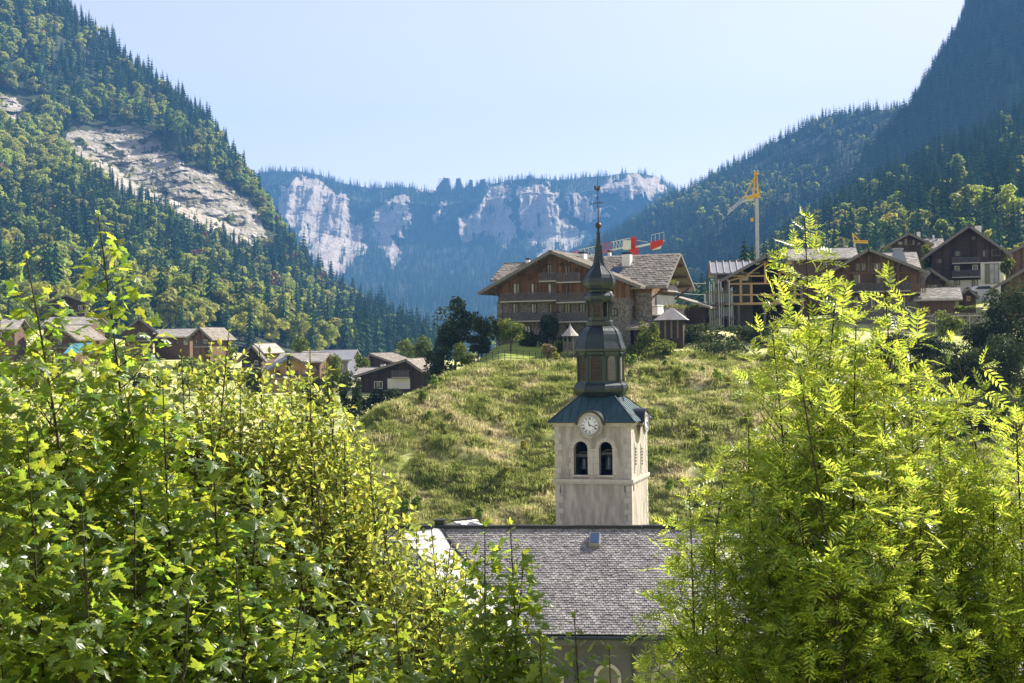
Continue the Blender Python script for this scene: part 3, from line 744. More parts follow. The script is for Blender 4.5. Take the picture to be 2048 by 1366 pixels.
fw = wall_with_arches(op, zb, zt, A, -A, .6); fw.build('belfry_wall', M_plaster, T)
mb = MB()
mb.box(-A, -A+.6, -A+.6, A, zb, zt); mb.box(-A+.6, A-.6, A-.6, A, zb, zt)
mb.box(A-.6, A, -A+.6, A, zb, zt)
mb.box(-A+.6, A-.6, -A+.6, A-.6, zb-.2, zb+.1)
mb.box(-A+.6, A-.6, -A+.6, A-.6, zt-.3, zt-.05)
mb.build('belfry_wall', M_plaster, T)
mb = MB().box(-A, A, -A, A, 0, zb-.004); mb.build('shaft_wall', M_plaster, T)
MB().box(-A+.62, A-.62, A-.75, A-.62, zb+.1, zt-.31).build('belfry_shade_lining', M_dark, T)  # near-black sheets before the plaster put the belfry's inner shade into colour
MB().box(A-.72, A-.62, -A+.62, A-.77, zb+.1, zt-.31).build('belfry_shade_lining', M_dark, T)
# string course and cornice
zsc0, zsc1 = TF.fz(1187, 966, -A), TF.fz(1187, 958, -A)
MB().box(-A-.16, A+.16, -A-.16, A+.16, zb-.12, zb+.10).box(-A-.09, A+.09, -A-.09, A+.09, zb-.24, zb-.121).build('string_course', M_ashlar, T)
MB().box(-A-.10, A+.10, -A-.10, A+.10, zt-.16, zt+.002).box(-A-.26, A+.26, -A-.26, A+.26, zt+.003, zt+.16).build('cornice', M_ashlar, T)
# corner stones
def quoins(z0, z1):
    z = z0; i = 0
    while z < z1-.3:
        h = .38+.07*((i*7) % 3)/2; L0, L1 = (.55, .30) if i % 2 else (.30, .55)
        if i % 3 == 1: L0 *= .8
        h = min(h, z1-z)
        for sx, sy in ((1, -1), (-1, -1), (1, 1)):
            m = MB()
            x0, x1 = (A-L0, A+.022) if sx > 0 else (-A-.022, -A+L0)
            y0, y1 = (-A-.022, -A+L1) if sy < 0 else (A-L1, A+.022)
            m.box(x0, x1, y0, y1, z+.012, z+h-.012); m.build('quoin_stone', M_ashlar, T)
        z += h; i += 1
quoins(zb+.12, zt-.18); quoins(10.0, zb-.26)
# arch surround stones (voussoirs and jamb blocks)
for cx, w in op:
    r0, r1 = w/2, w/2+.26
    for i in range(7):
        a0, a1 = math.pi*i/7+.02, math.pi*(i+1)/7-.02
        m = MB(); pts = []
        for rr_, aa in ((r0, (a0, a1)), (r1+.05*(i % 2), (a1, a0))):
            for a_ in aa: pts.append((cx+rr_*math.cos(a_), -A-.03, zs1+rr_*math.sin(a_)))
        m.prism([pts[0], pts[3], pts[2], pts[1]], (0, .3, 0)); m.build('arch_stone', M_ashlar, T)
    z = zs0; i = 0
    while z < zs1-.05:
        h = min(.42, zs1-z)
        for s_ in (-1, 1):
            wd = .22+.14*((i+(s_ > 0)) % 2)
            if (s_ > 0) == (cx < 0.35): wd = (op[1][0]-op[1][1]/2-op[0][0]-op[0][1]/2)/2-.01
            xa = cx+s_*w/2; xb = xa+s_*wd
            MB().box(min(xa, xb), max(xa, xb), -A-.03, -A+.3, z+.01, z+h-.01).build('jamb_stone', M_ashlar, T)
        z += h; i += 1
    MB().box(cx-w/2-.15, cx+w/2+.15, -A-.12, -A+.5, zs0-.12, zs0).build('sill', M_ashlar, T)
# bells
for k, (cx, w) in enumerate(op):
    zc = zs0+.35; sc_ = 1.0 if k else .85
    prof = [(.0, 1.0), (.12, .98), (.20, .9), (.24, .75), (.27, .5), (.33, .22), (.42, .04), (.45, 0), (.40, 0), (.3, .15)]
    bl = MB().lathe([(r*sc_, zc+z*sc_) for r, z in prof[::-1]], 20, c=(cx, -A+1.1)); o = bl.build('bell', M_bronze, T, smooth=True)
    MB().box(cx-w/2-.1, cx+w/2+.1, -A+1.0, -A+1.2, zc+1.0*sc_, zc+1.0*sc_+.22).build('bell_yoke', M_wood_gr, T)
    m = MB()
    for i in range(8):
        a0, a1 = math.pi*i/8, math.pi*(i+1)/8; q = w*.38
        m.bar((cx+q*math.cos(a0), -A+1.05, zc+1.2*sc_+q*.5*math.sin(a0)), (cx+q*math.cos(a1), -A+1.05, zc+1.2*sc_+q*.5*math.sin(a1)), .07)
    m.build('yoke_arch', M_wood_gr, T)
# side wall: slit arches with louvres
for px in (1270, 1282.5):
    y, z = TF.side(px, 905, A); y0 = max(-A+.7, min(A-.7, y)); zt_ = TF.side(px, 893, A)[1]; z0_ = TF.side(px, 945, A)[1]
    m = MB().prism([(A+.012, y0+(a-0), b) for a, b in arch_pts(0, z0_, zt_, .62)], (.03, 0, 0)); rc = m.build('side_arch', M_ashlar, T)
    m = MB().prism([(A+.043, y0+(a-0), b) for a, b in arch_pts(0, z0_+.15, zt_-.02, .36)], (.012, 0, 0)); m.build('recess', M_plaster, rc)
    for i in range(6):
        zz = zt_-.15-i*.22
        MB().box(A+.056, A+.075, y0-.17, y0+.17, zz-.06, zz+.06).build('louvre', M_dark, rc)
# wall anchors and drip stains
for px in (1121, 1250):
    x, z = TF.front(px, 978, -A); MB().box(x-.02, x+.02, -A-.05, -A-.005, z-.25, z+.25).build('iron_anchor', M_black, T)
y, z = TF.side(1267, 975, A); MB().box(A+.005, A+.05, y-.02, y+.02, z-.25, z+.25).build('iron_anchor', M_black, T)

# clock faces
def clock(place):
    """place(u, v, w): u right, v up, w out of the wall"""
    ck = bpy.data.objects.new('clock_face', None)
    def disc(name, r0, r1, w0, w1, m, n=40, par=None):
        mb = MB(); vs = []
        for w in (w0, w1):
            for rr_ in (r0, r1):
                for k in range(n): a = 6.28319*k/n; vs.append(place(rr_*math.sin(a), rr_*math.cos(a), w))
        fs = []
        for k in range(n):
            q = (k+1) % n
            fs += [(2*n+k, 2*n+q, 3*n+q, 3*n+k), (n+k, n+q, 3*n+q, 3*n+k), (k, q, 2*n+q, 2*n+k), (k, q, n+q, n+k)]
        mb.add(vs, fs); return mb.build(name, m, par or T)
    dial = disc('clock_face', 0.001, .60, .05, .10, M_dial)
    disc('rim', .60, .68, .05, .15, M_galv, par=dial)
    disc('inner_ring', .385, .40, .101, .106, M_black, par=dial)
    disc('minute_ring', .585, .598, .101, .106, M_black, par=dial)
    nums = ['XII', 'I', 'II', 'III', 'IIII', 'V', 'VI', 'VII', 'VIII', 'IX', 'X', 'XI']
    W_ = {'I': .035, 'V': .085, 'X': .085}
    for i, s_ in enumerate(nums):
        a = i*math.pi/6; tot = sum(W_[c] for c in s_); x = -tot/2; m = MB()
        def q(x_, r_): return place((r_)*math.sin(a)+x_*math.cos(a), (r_)*math.cos(a)-x_*math.sin(a), .103)
        def stroke(xa, ra, xb, rb, w):
            m.prism([q(xa-w/2, ra), q(xa+w/2, ra), q(xb+w/2, rb), q(xb-w/2, rb)], Vector(place(0, 0, .115))-Vector(place(0, 0, .103)))
        for c in s_:
            w = W_[c]
            if c == 'I': stroke(x+w/2, .42, x+w/2, .56, .022)
            if c == 'V': stroke(x+w/2, .42, x+.012, .56, .024); stroke(x+w/2, .42, x+w-.012, .56, .014)
            if c == 'X': stroke(x+.012, .56, x+w-.012, .42, .024); stroke(x+w-.012, .56, x+.012, .42, .014)
            x += w
        m.build('numeral', M_black, dial)
    for nm, ang, L_, w in (('hour_hand', (11+18/60)/12*360, .30, .055), ('minute_hand', 18*6, .44, .04)):
        a = R(ang); m = MB()
        def q(x_, r_): return place(r_*math.sin(a)+x_*math.cos(a), r_*math.cos(a)-x_*math.sin(a), .125)
        dv = Vector(place(0, 0, .14))-Vector(place(0, 0, .125))
        m.prism([q(-w*.4, -.1), q(w*.4, -.1), q(w*.35, L_*.65), q(w*.9, L_*.75), q(0, L_), q(-w*.9, L_*.75), q(-w*.35, L_*.65)], dv)
        m.build(nm, M_black, dial)
    disc('hand_boss', .001, .045, .14, .16, M_black, 12, dial)
    bpy.data.objects.remove(ck)
    return dial
cx, cz = TF.front(1183, 849.5, -A)
clock(lambda u, v, w: (cx+u, -A-w-.46, cz+v))
cy2, cz2 = TF.side(1277.5, 848, A); cy2 = 0.0
clock(lambda u, v, w: (A+w+.46, cy2+u, cz+v))
def hood(place, nm):
    n = 14
    for r0, r1, w0, w1, m_, name, a0, a1 in ((.69, .90, -.05, .50, M_ashlar, 'clock_arch', -.12, math.pi+.12), (.905, 1.06, -.3, .60, M_copper, 'clock_hood', .06, math.pi-.06)):
        mb = MB()
        for i in range(n):
            t0, t1 = a0+(a1-a0)*i/n, a0+(a1-a0)*(i+1)/n; vs = []
            for w in (w0, w1):
                for rr_, t in ((r0, t0), (r1, t0), (r1, t1), (r0, t1)): vs.append(place(rr_*math.cos(t), rr_*math.sin(t), w))
            mb.add(vs, [(0,1,2,3),(4,7,6,5),(0,4,5,1),(1,5,6,2),(2,6,7,3),(3,7,4,0)])
        mb.build(name, m_, T)
    mb = MB(); vs = []                                  # barrel roof of the hood, dying into the pyramid
    for w in (.52, -1.6):
        for i in range(n+1): t = math.pi*i/n; vs.append(place(1.03*math.cos(t), 1.03*math.sin(t), w))
    mb.add(vs, [(i, i+1, n+1+i+1, n+1+i) for i in range(n)]); mb.build('hood_roof', M_copper_b, T)
    MB().add([place(.95*math.cos(math.pi*i/n), .95*math.sin(math.pi*i/n), +.44) for i in range(2*n)], [tuple(range(2*n))]).build('clock_wall', M_plaster, T)
hood(lambda u, v, w: (cx+u, -A-w, cz+v), 'a'); hood(lambda u, v, w: (A+w, cy2+u, cz+v), 'b')

# copper pyramid with standing seams
zr0 = zt+.165; zr1 = (683-793)*TY/F-T.location.z+.0; E = A+.40; tE = 1.30
mb = MB(); vs = [(-E,-E,zr0),(E,-E,zr0),(E,E,zr0),(-E,E,zr0),(-tE,-tE,zr1),(tE,-tE,zr1),(tE,tE,zr1),(-tE,tE,zr1)]
mb.add(vs, [(0,1,5,4),(1,2,6,5),(2,3,7,6),(3,0,4,7),(0,3,2,1),(4,5,6,7)]); mb.build('pyramid_roof', M_copper_b, T)
MB().box(-E-.03, E+.03, -E-.03, E+.03, zr0-.07, zr0-.002).build('eaves_gutter', M_copper, T)
for side in range(4):
    for i in range(-5, 6):
        x = i*.56
        def g(u, f):     # point on the slope
            e = E+(tE-E)*f; p = (u, -e, zr0+(zr1-zr0)*f)
            for _ in range(side): p = (-p[1], p[0], p[2])
            return p
        f1 = 1.0 if abs(x) < tE else (E-abs(x))/(E-tE)
        if f1 > .08: MB().bar(g(x, .0), g(x, f1), .05, .09).build('standing_seam', M_copper_b, T)
for sx, sy in ((1,-1),(-1,-1),(1,1),(-1,1)): MB().bar((sx*E, sy*E, zr0), (sx*tE, sy*tE, zr1), .12, .12).build('hip_ridge', M_copper, T)
x, z = TF.front(1174, 810, -1.9); MB().prism([(x-.22, -2.05, z-.3), (x+.22, -2.05, z-.3), (x+.22, -1.45, z+.15), (x-.22, -1.45, z+.15)], (0, -.06, .09)).build('roof_hatch', M_hatch, T)
# octagonal stages (profile in pixels of half width, heights by pixel rows)
def pz(py): return (683-(py))*TY/F-T.location.z-ROLL*175*TY/F*1.0
pr = TY/F
OR = R(22.5)
def oct(name, prof, m, flatn=8, smooth=False):
    k = 1/math.cos(math.pi/8)
    return MB().lathe([(r*pr*k*.965, pz(y)) for r, y in prof], 8, OR).build(name, m, T)
def ribs(prof, m=M_copper, r=.035):
    k = 1/math.cos(math.pi/8)
    for j in range(8):
        a = OR+j*math.pi/4
        pts = [((w*pr*k*.965)*math.cos(a), (w*pr*k*.965)*math.sin(a), pz(y)) for w, y in prof]
        MB().tube(pts, r, 5, True).build('roof_rib', m, T)
pB = [(41,800),(41,794),(47,788),(51,782),(52.5,776),(51,770),(47,766),(46,763)]
oct('drum_base', pB, M_copper); ribs(pB, r=.03)
oct('drum', [(43,764),(43,703)], M_copper)
oct('drum_cornice', [(44,712),(46.5,708),(47,704),(49.5,702),(50,697),(48,696)], M_copper)
pD = [(49.5,697),(47,690),(44.5,683),(43,676),(41,669),(37.5,662),(33,657),(28,653.5),(25,651.5),(24,648)]
oct('bell_roof', pD, M_copper); ribs(pD)
oct('lantern_base', [(26,651),(26,643),(23.5,641),(23.5,634)], M_copper)
oct('lantern_cornice', [(24,604),(27,600),(28.5,597),(28.5,592),(25,591)], M_copper)
pO = [(29,592),(25.5,587),(21.5,583.5),(22.5,580.5),(27,577),(30.8,571),(31.8,565),(30.8,557),(27.8,550),(23.2,544),(18,538.5),(13.2,532),(10,524),(8,513),(6.5,501),(5.4,490)]
oct('onion_dome', pO, M_copper); ribs(pO, r=.03)
oct('spire', [(6.2,490),(5.0,489),(4.2,478),(3.2,468),(4.2,467),(4.2,465),(2.6,464),(2.2,456)], M_copper)
MB().lathe([(r, pz(451)+z) for r, z in [(.01,-.24),(.10,-.22),(.18,-.15),(.235,-.05),(.235,.05),(.18,.15),(.10,.22),(.01,.24)]], 16).build('finial_ball', M_gold, T, smooth=True)
# wrought iron cross with a weathercock
cr = MB().tube([(0, 0, pz(445)), (0, 0, pz(348))], [.045, .015], 6)
crz = pz(406)
cr.bar((-.34, 0, crz-.0), (.34, 0, crz+.0), .05); crs = cr.build('spire_cross', M_gold, T)
m = MB()
for s_ in (-1, 1):
    for d_ in ((.08, .08), (.08, -.08)): m.bar((s_*.34, 0, crz), (s_*(.34-d_[0]*.2)+s_*.04, 0, crz+d_[1]), .03); m.bar((s_*.06, 0, crz+.0), (s_*.16, 0, crz+d_[1]*1.4), .025)
    m.bar((0, 0, crz-.32), (s_*.14, 0, crz-.2), .025); m.bar((0, 0, crz+.42), (s_*.1, 0, crz+.32), .025)
m.build('scroll_work', M_gold, crs)
zc = pz(382)
m = MB().prism([(-.30,0,zc+.30),(-.22,0,zc+.12),(-.10,0,zc+.06),(-.02,0,zc-.02),(.08,0,zc+.0),(.15,0,zc+.12),(.14,0,zc+.27),(.20,0,zc+.33),(.13,0,zc+.40),(.06,0,zc+.36),(.03,0,zc+.24),(-.08,0,zc+.20),(-.14,0,zc+.38),(-.24,0,zc+.42)], (0, .04, 0)); m.build('weathercock', M_gold, crs)
# drum openings: arched louvred panels, corner pilasters
ap = 43*pr*.965
for j in range(8):
    a = j*math.pi/4; ux, uy = -math.sin(a), math.cos(a); nx_, ny_ = math.cos(a), math.sin(a)
    def on(u, w, z): return (nx_*(ap+w)+ux*u, ny_*(ap+w)+uy*u, z)
    z0_, z1_, zz = pz(760), pz(720), pz(703); hw = ap*math.tan(math.pi/8)
    pan = MB().add([on(*p) for p in [(u, .012, z) for u, z in arch_pts(0, z0_, z1_, hw*1.12, 8)]], [tuple(range(11))]).build('arched_panel', M_wood_dk if j not in (7, 0) else M_wood_gr, T)  # panels and louvres on the sunward sides are painted paler, as if lit
    for i in range(8):
        zq = z0_+(z1_-z0_)*(i+.5)/8+.05
        MB().prism([on(-hw*.52, .014, zq-.09), on(hw*.52, .014, zq-.09), on(hw*.52, .05, zq-.07), on(-hw*.52, .05, zq-.07)], (0, 0, .025)).build('louvre', M_wood_dk if j not in (7, 0) else M_wood_gr, pan)
    m = MB()
    for i in range(8):
        t0, t1 = math.pi*i/8, math.pi*(i+1)/8; q = hw*.60
        m.bar(on(q*math.cos(t0), .03, z1_+q*math.sin(t0)), on(q*math.cos(t1), .03, z1_+q*math.sin(t1)), .07)
    m.bar(on(-hw*.6, .03, z0_), on(-hw*.6, .03, z1_), .07); m.bar(on(hw*.6, .03, z0_), on(hw*.6, .03, z1_), .07)
    m.build('panel_frame', M_copper, pan)
    b2 = a+math.pi/8; q = ap/math.cos(math.pi/8)
    m = MB().tube([(q*math.cos(b2), q*math.sin(b2), pz(763)), (q*math.cos(b2), q*math.sin(b2), pz(706))], .11, 6)
    m.bar((q*1.01*math.cos(b2), q*1.01*math.sin(b2), pz(716)), (q*1.16*math.cos(b2), q*1.16*math.sin(b2), pz(706)), .10, .18)
    m.build('corner_pilaster', M_copper, T)
# small open lantern: eight posts, arches, dark core
al = 22.5*pr*.965/math.cos(math.pi/8)
for j in range(8):
    b2 = OR+j*math.pi/4
    m = MB().tube([(al*math.cos(b2), al*math.sin(b2), pz(640)), (al*math.cos(b2), al*math.sin(b2), pz(600))], .085, 6)
    m.bar((al*math.cos(b2), al*math.sin(b2), pz(612)), (al*1.18*math.cos(b2), al*1.18*math.sin(b2), pz(603)), .08, .2)
    m.build('lantern_post', M_copper, T)
    b3 = OR+(j+1)*math.pi/4
    p0 = Vector((al*math.cos(b2), al*math.sin(b2), 0)); p1 = Vector((al*math.cos(b3), al*math.sin(b3), 0)); mid = (p0+p1)/2
    zl, zh = pz(612), pz(602); m = MB()
    for i in range(6):
        t0, t1 = i/6, (i+1)/6
        f = lambda t: zl+(zh-zl)*.9*math.sin(math.pi*t)
        m.add([tuple(p0.lerp(p1, t0)+Vector((0,0,f(t0)))), tuple(p0.lerp(p1, t1)+Vector((0,0,f(t1)))), tuple(p0.lerp(p1, t1)+Vector((0,0,zh+.06))), tuple(p0.lerp(p1, t0)+Vector((0,0,zh+.06)))], [(0,1,2,3)])
    m.build('lantern_arch', M_copper, T)
    if j in (4, 5, 2, 1): 
        m = MB(); q0 = p0*.97; q1 = p1*.97; m.add([tuple(q0+Vector((0,0,pz(636)))), tuple(q1+Vector((0,0,pz(636)))), tuple(q1+Vector((0,0,pz(604)))), tuple(q0+Vector((0,0,pz(604))))], [(0,1,2,3)]); m.build('lantern_louvre', M_wood_dk, T)
MB().tube([(0, 0, pz(640)), (0, 0, pz(600))], .25, 8).build('lantern_core', M_wood_dk, T)
# downpipe on the hip and lightning rod
MB().tube([(tE+.25, -.2, zr1+.7), (tE+.45, -.2, zr1-.55)], .05, 6).build('downpipe', M_copper, T)

# ------------------------------------------------------------------ church nave
NY = 86.0; NYAW = R(-7)
NF = Frame(1100, 1056, NY, NYAW); NF.o.z = -26.3
CH = empty('church_nave', NF.o, NYAW, 'long slate-roofed church nave in front of the bell tower', 'church')
zR = NF.fz(1100, 1055, 0)                        # ridge height above base
ey = -8.0; zE = NF.fz(1200, 1266, ey)
x0n = -24.0; x1n = 13.6
sl_len = math.hypot(-ey, zR-zE); sv = Vector((0, ey, zE-zR)).normalized(); nn = Vector((0, sv.z*-1*-1, 0)); nn = Vector((1, 0, 0)).cross(sv)*-1
if nn.z < 0: nn = -nn
MB().prism([(x0n, 0, zR-.05), (x0n, ey-.05, zE-.08), (x0n, -ey+.05, zE-.08)], (x1n-x0n, 0, 0)).build('roof_deck', M_slate_b, CH)
def hatch_in(u, v): return np.ones(len(u), bool)
V_, T_ = slates((x0n, 0, zR), (1, 0, 0), sv, nn, x1n-x0n, sl_len+.25, .21, .20, .042, 3)
o = link('roof_slates', np_mesh('roof_slates', V_, T_, (M_slate,)), CH); o['kind'] = 'stuff'
m = MB()
for i in range(28):
    a = x0n+(x1n-x0n)*i/28
    MB().box(a+.01, a+(x1n-x0n)/28-.01, -.22, .22, zR-.03, zR+.13+.01*((i*5) % 3)).build('ridge_cap', M_black, CH)
MB().tube([(x0n, ey-.32, zE-.22), (x1n+.1, ey-.32, zE-.22)], .10, 8).build('gutter', M_copper, CH)
MB().box(x0n, x1n, ey+.55, -ey-.55, 0, zE-.35).build('nave_wall', M_navewall, CH)
MB().box(x0n, x1n, ey+.15, ey+.54, zE-.75, zE-.36).build('eaves_moulding', M_navewall, CH)
for px in (1215, 1330, 1100, 990):
    x, z = NF.front(px, 1345, ey+.55)
    w = MB().prism([(a, ey+.50, b) for a, b in arch_pts(x, z-3.2, z-.25, 1.5)], (0, .04, 0)).build('arched_window', M_ashlar, CH)
    MB().prism([(a, ey+.47, b) for a, b in arch_pts(x, z-3.0, z-.25, 1.1)], (0, .025, 0)).build('pane', M_glass, w)
for px in (1020, 1150, 1265, 1380):
    x, z = NF.front(px, 1300, ey+.55)
    MB().box(x-.06, x+.06, ey+.42, ey+.54, 0, zE-.8).build('downpipe', M_copper, CH)
# roof hatch
hx, hz_ = NF.front(1190, 1076, -1.1)
hz_ = zR+sv.z/sv.y*(-1.1)*1 if True else hz_
hz_ = zR-(zR-zE)*(1.1/8.0)
ht = MB().prism([(hx-.32, -.75, zR-(zR-zE)*.75/8+.02), (hx+.32, -.75, zR-(zR-zE)*.75/8+.02), (hx+.32, -1.65, zR-(zR-zE)*1.65/8+.02), (hx-.32, -1.65, zR-(zR-zE)*1.65/8+.02)], nn*.28).build('roof_hatch', M_slate, CH)
MB().prism([(hx-.26, -.80, zR-(zR-zE)*.80/8+.02), (hx+.26, -.80, zR-(zR-zE)*.80/8+.02), (hx+.26, -1.60, zR-(zR-zE)*1.60/8+.02), (hx-.26, -1.60, zR-(zR-zE)*1.60/8+.02)], nn*.31).build('pane', M_hatch, ht)
for px, py in ((1010, 1160), (1290, 1190), (1130, 1215)):
    pass
# bright sheet-metal cross roof meeting the nave in a valley
def onroof(px, py, dz=.0):
    """point on the nave's front slope under the pixel (local coordinates)"""
    r = ray(px, py); nw = NF.X*nn.x+NF.Yv*nn.y+Vector((0, 0, 1))*nn.z; o = NF.o+Vector((0, 0, zR))
    t = o.dot(nw)/r.dot(nw); p = r*t-NF.o; return Vector((p.dot(NF.X), p.dot(NF.Yv), p.z+dz))
a = onroof(866, 1064, .25); b = onroof(884, 1062, .12); c = onroof(905, 1096, .12); d = onroof(986, 1186, .12); e = onroof(1040, 1262, .12)
f = onroof(950, 1275, 1.1); g = onroof(868, 1180, .9); h = onroof(800, 1082, .5)
m = MB(); m.add([a, b, c, d, e, f, g, h], [(0, 1, 2, 3, 4, 5, 6, 7)])
m2 = MB(); top = [a, b, c, d, e, f, g, h]; m2.add(top+[Vector(p)-Vector((0, 0, 1.4)) for p in top], [(0, 1, 2, 6, 7), (2, 3, 4, 5, 6)]+[(i, (i+1) % 8, 8+(i+1) % 8, 8+i) for i in range(8)])
m2.build('sheet_metal_roof', M_white_metal, CH)
for i in range(1, 9):
    t_ = i/9; p0_ = Vector(h).lerp(Vector(f), t_); p1_ = Vector(b).lerp(Vector(e), t_)
    MB().bar(p0_+Vector((0, 0, .03)), p1_+Vector((0, 0, .03)), .04, .07).build('standing_seam', M_white_metal, CH)
MB().tube([a, h, g, f], .07, 6).build('roof_edge', M_copper, CH)
MB().tube([b, c, d, e], .10, 6).build('valley_gutter', M_copper, CH)
cx_, cz_ = NF.front(880, 1050, .4); MB().box(cx_-.28, cx_+.28, .15, .7, zR-.3, zR+.38).box(cx_-.34, cx_+.34, .09, .76, zR+.381, zR+.44).build('chimney', M_black, CH)

# smaller slate roof left of the cross roof and one far right, a white shed roof behind the ridge
def simple_roof(name, label, cat, px0, px1, pyr, pye, Y, yaw, depth, base, tw, th, m_tile, m_wall, hatch=None, group=None):
    f = Frame((px0+px1)/2, pyr, Y, yaw); zr = f.o.z; f.o.z = base
    rt = empty(name, f.o, yaw, label, cat, group)
    zr -= base; xa = f.fx(px0, pyr); xb = f.fx(px1, pyr); ze = f.fz((px0+px1)/2, pye, -depth)
    v = Vector((0, -depth, ze-zr)); L_ = v.length; v.normalize(); nrm = Vector((0, -v.z, v.y)); nrm = nrm if nrm.z > 0 else -nrm
    MB().prism([(xa, 0, zr-.05), (xa, -depth, ze-.06), (xa, depth, ze-.06)], (xb-xa, 0, 0)).build('roof_deck', m_tile, rt)
    V2, T2 = slates((xa, 0, zr), (1, 0, 0), v, nrm, xb-xa, L_+.1, tw, th, .04, 5)
    o = link('roof_slates', np_mesh('roof_slates', V2, T2, (m_tile,)), rt); o['kind'] = 'stuff'
    MB().box(xa, xb, -.14, .14, zr-.02, zr+.09).build('ridge_cap', M_black, rt)
    MB().box(xa+.2, xb-.2, -depth+.4, depth-.4, 0, ze-.3).build('wall', m_wall, rt)
    if hatch:
        x, z = f.front(hatch[0], hatch[1], -depth*.45)
        q = lambda yy: zr+(ze-zr)*(yy/depth)
        y0, y1 = depth*.38, depth*.38+.9
        MB().prism([(x-.35, -y0, q(y0)+.03), (x+.35, -y0, q(y0)+.03), (x+.35, -y1, q(y1)+.03), (x-.35, -y1, q(y1)+.03)], nrm*.15).build('skylight', M_hatch, rt)
    return rt, f, zr
simple_roof('slate_roofed_house', 'blue-grey slate-roofed house at the right edge behind the ash tree, with a skylight', 'house', 1880, 2130, 1120, 1262, 78, R(6), 6.5, -26, .30, .26, M_slate_b, M_plaster, (2026, 1176))
simple_roof('low_slate_roof', 'low pinkish slate roof at the bottom right corner behind the ash tree', 'house', 1820, 2110, 1310, 1420, 60, R(0), 5.0, -25, .26, .24, M_slate, M_plaster)
simple_roof('small_shed', 'small shed with pale metal roof just behind the nave ridge', 'shed', 905, 950, 1040, 1060, 104, R(35), 1.6, -17, .5, .5, M_white_metal, M_plaster)

# ------------------------------------------------------------------ houses
def window(par, M, x, z, w, h, kind='plain', frame=M_shutter, y=0.0, panes=2, shutters=False, side=None):
    """a window on the wall plane; side = x of the right wall when it sits there (x is then the local y)"""
    def b(mb, u0, u1, d0, d1, z0, z1):
        if side is None: mb.box(u0, u1, y-d1, y-d0, z0, z1)
        else: mb.box(side+d0, side+d1, u0, u1, z0, z1)
    f = MB(); t = .09
    b(f, x-w/2, x-w/2+t, .005, .10, z-h/2, z+h/2); b(f, x+w/2-t, x+w/2, .005, .10, z-h/2, z+h/2)
    b(f, x-w/2+t, x+w/2-t, .005, .10, z-h/2, z-h/2+t); b(f, x-w/2+t, x+w/2-t, .005, .10, z+h/2-t, z+h/2)
    for i in range(1, panes): xx = x-w/2+w*i/panes; b(f, xx-.03, xx+.03, .02, .09, z-h/2+t, z+h/2-t)
    fo = f.build('window', frame, par)
    pw = (w-2*t)/panes
    for i in range(panes):
        m = MB(); b(m, x-w/2+t+pw*i+.03, x-w/2+t+pw*(i+1)-.03, .008, .03, z-h/2+t, z+h/2-t); m.build('pane', M_curtain if random.random() < .3 else M_glass, fo)
    if shutters:
        for s in (-1, 1):
            m = MB(); xa = x+s*(w/2+.02); xb = x+s*(w/2+.02+w*.48); b(m, min(xa, xb), max(xa, xb), .01, .07, z-h/2, z+h/2); m.build('shutter', M_shutter, fo)
    return fo

def balcony(par, x0, x1, z0, z1, d=1.2, y=0.0, step=.22, m_rail=None, side=None, slabm=None, flowers=False):
    m_rail = m_rail or M_rail
    def b(mb, u0, u1, d0, d1, za, zb):
        if side is None: mb.box(u0, u1, y-d1, y-d0, za, zb)
        else: mb.box(side+d0, side+d1, u0, u1, za, zb)
    h = z1-z0; m = MB(); b(m, x0, x1, .004, d, z0-.16, z0); bo = m.build('balcony', slabm or M_concrete, par)
    m = MB(); b(m, x0, x1, d-.09, d-.02, z1-.08, z1); b(m, x0, x1, d-.08, d-.03, z0+.06, z0+.13); m.build('handrail', m_rail, bo)
    for xx in (x0+.05, x1-.05):
        m = MB(); b(m, xx-.05, xx+.05, d-.1, d-.015, z0, z1); b(m, xx-.02, xx+.02, .02, d-.1, z1-.08, z1-.01); m.build('post', m_rail, bo)
    m = MB(); n = int((x1-x0)/step)
    for i in range(1, n): xx = x0+(x1-x0)*i/n; b(m, xx-step*.30, xx+step*.30, d-.065, d-.045, z0+.132, z1-.082)
    o = m.build('balusters', m_rail, bo); o['kind'] = 'stuff'
    if flowers:
        V = []; n = int((x1-x0)*60); r = np.random.default_rng(5)
        u = r.uniform(x0, x1, n); q = r.normal(size=n)*.12+d+.05; zz = z1+r.normal(size=n)*.14+.02
        pts = np.stack([u, y-q, zz], 1) if side is None else np.stack([side+q, u, zz], 1)
        lv = leafcloud(pts, .10, 9); oo = link('flower_box', np_mesh('flower_box', *lv, (M_flower,)), bo); oo['kind'] = 'stuff'
    return bo

def leafcloud(pts, size, seed):
    r = np.random.default_rng(seed); n = len(pts)
    a = r.normal(size=(n, 3)); a /= np.linalg.norm(a, axis=1)[:, None]; b = np.cross(a, r.normal(size=(n, 3))); b /= np.linalg.norm(b, axis=1)[:, None]
    s = size*r.uniform(.6, 1.4, n)[:, None]
    V = np.stack([pts-a*s, pts+b*s*.5, pts+a*s, pts-b*s*.5], 1).reshape(-1, 3)
    T = (np.arange(n)*4)[:, None, None]+np.array([[0, 1, 2], [0, 2, 3]])[None]
    return V, T.reshape(-1, 3)

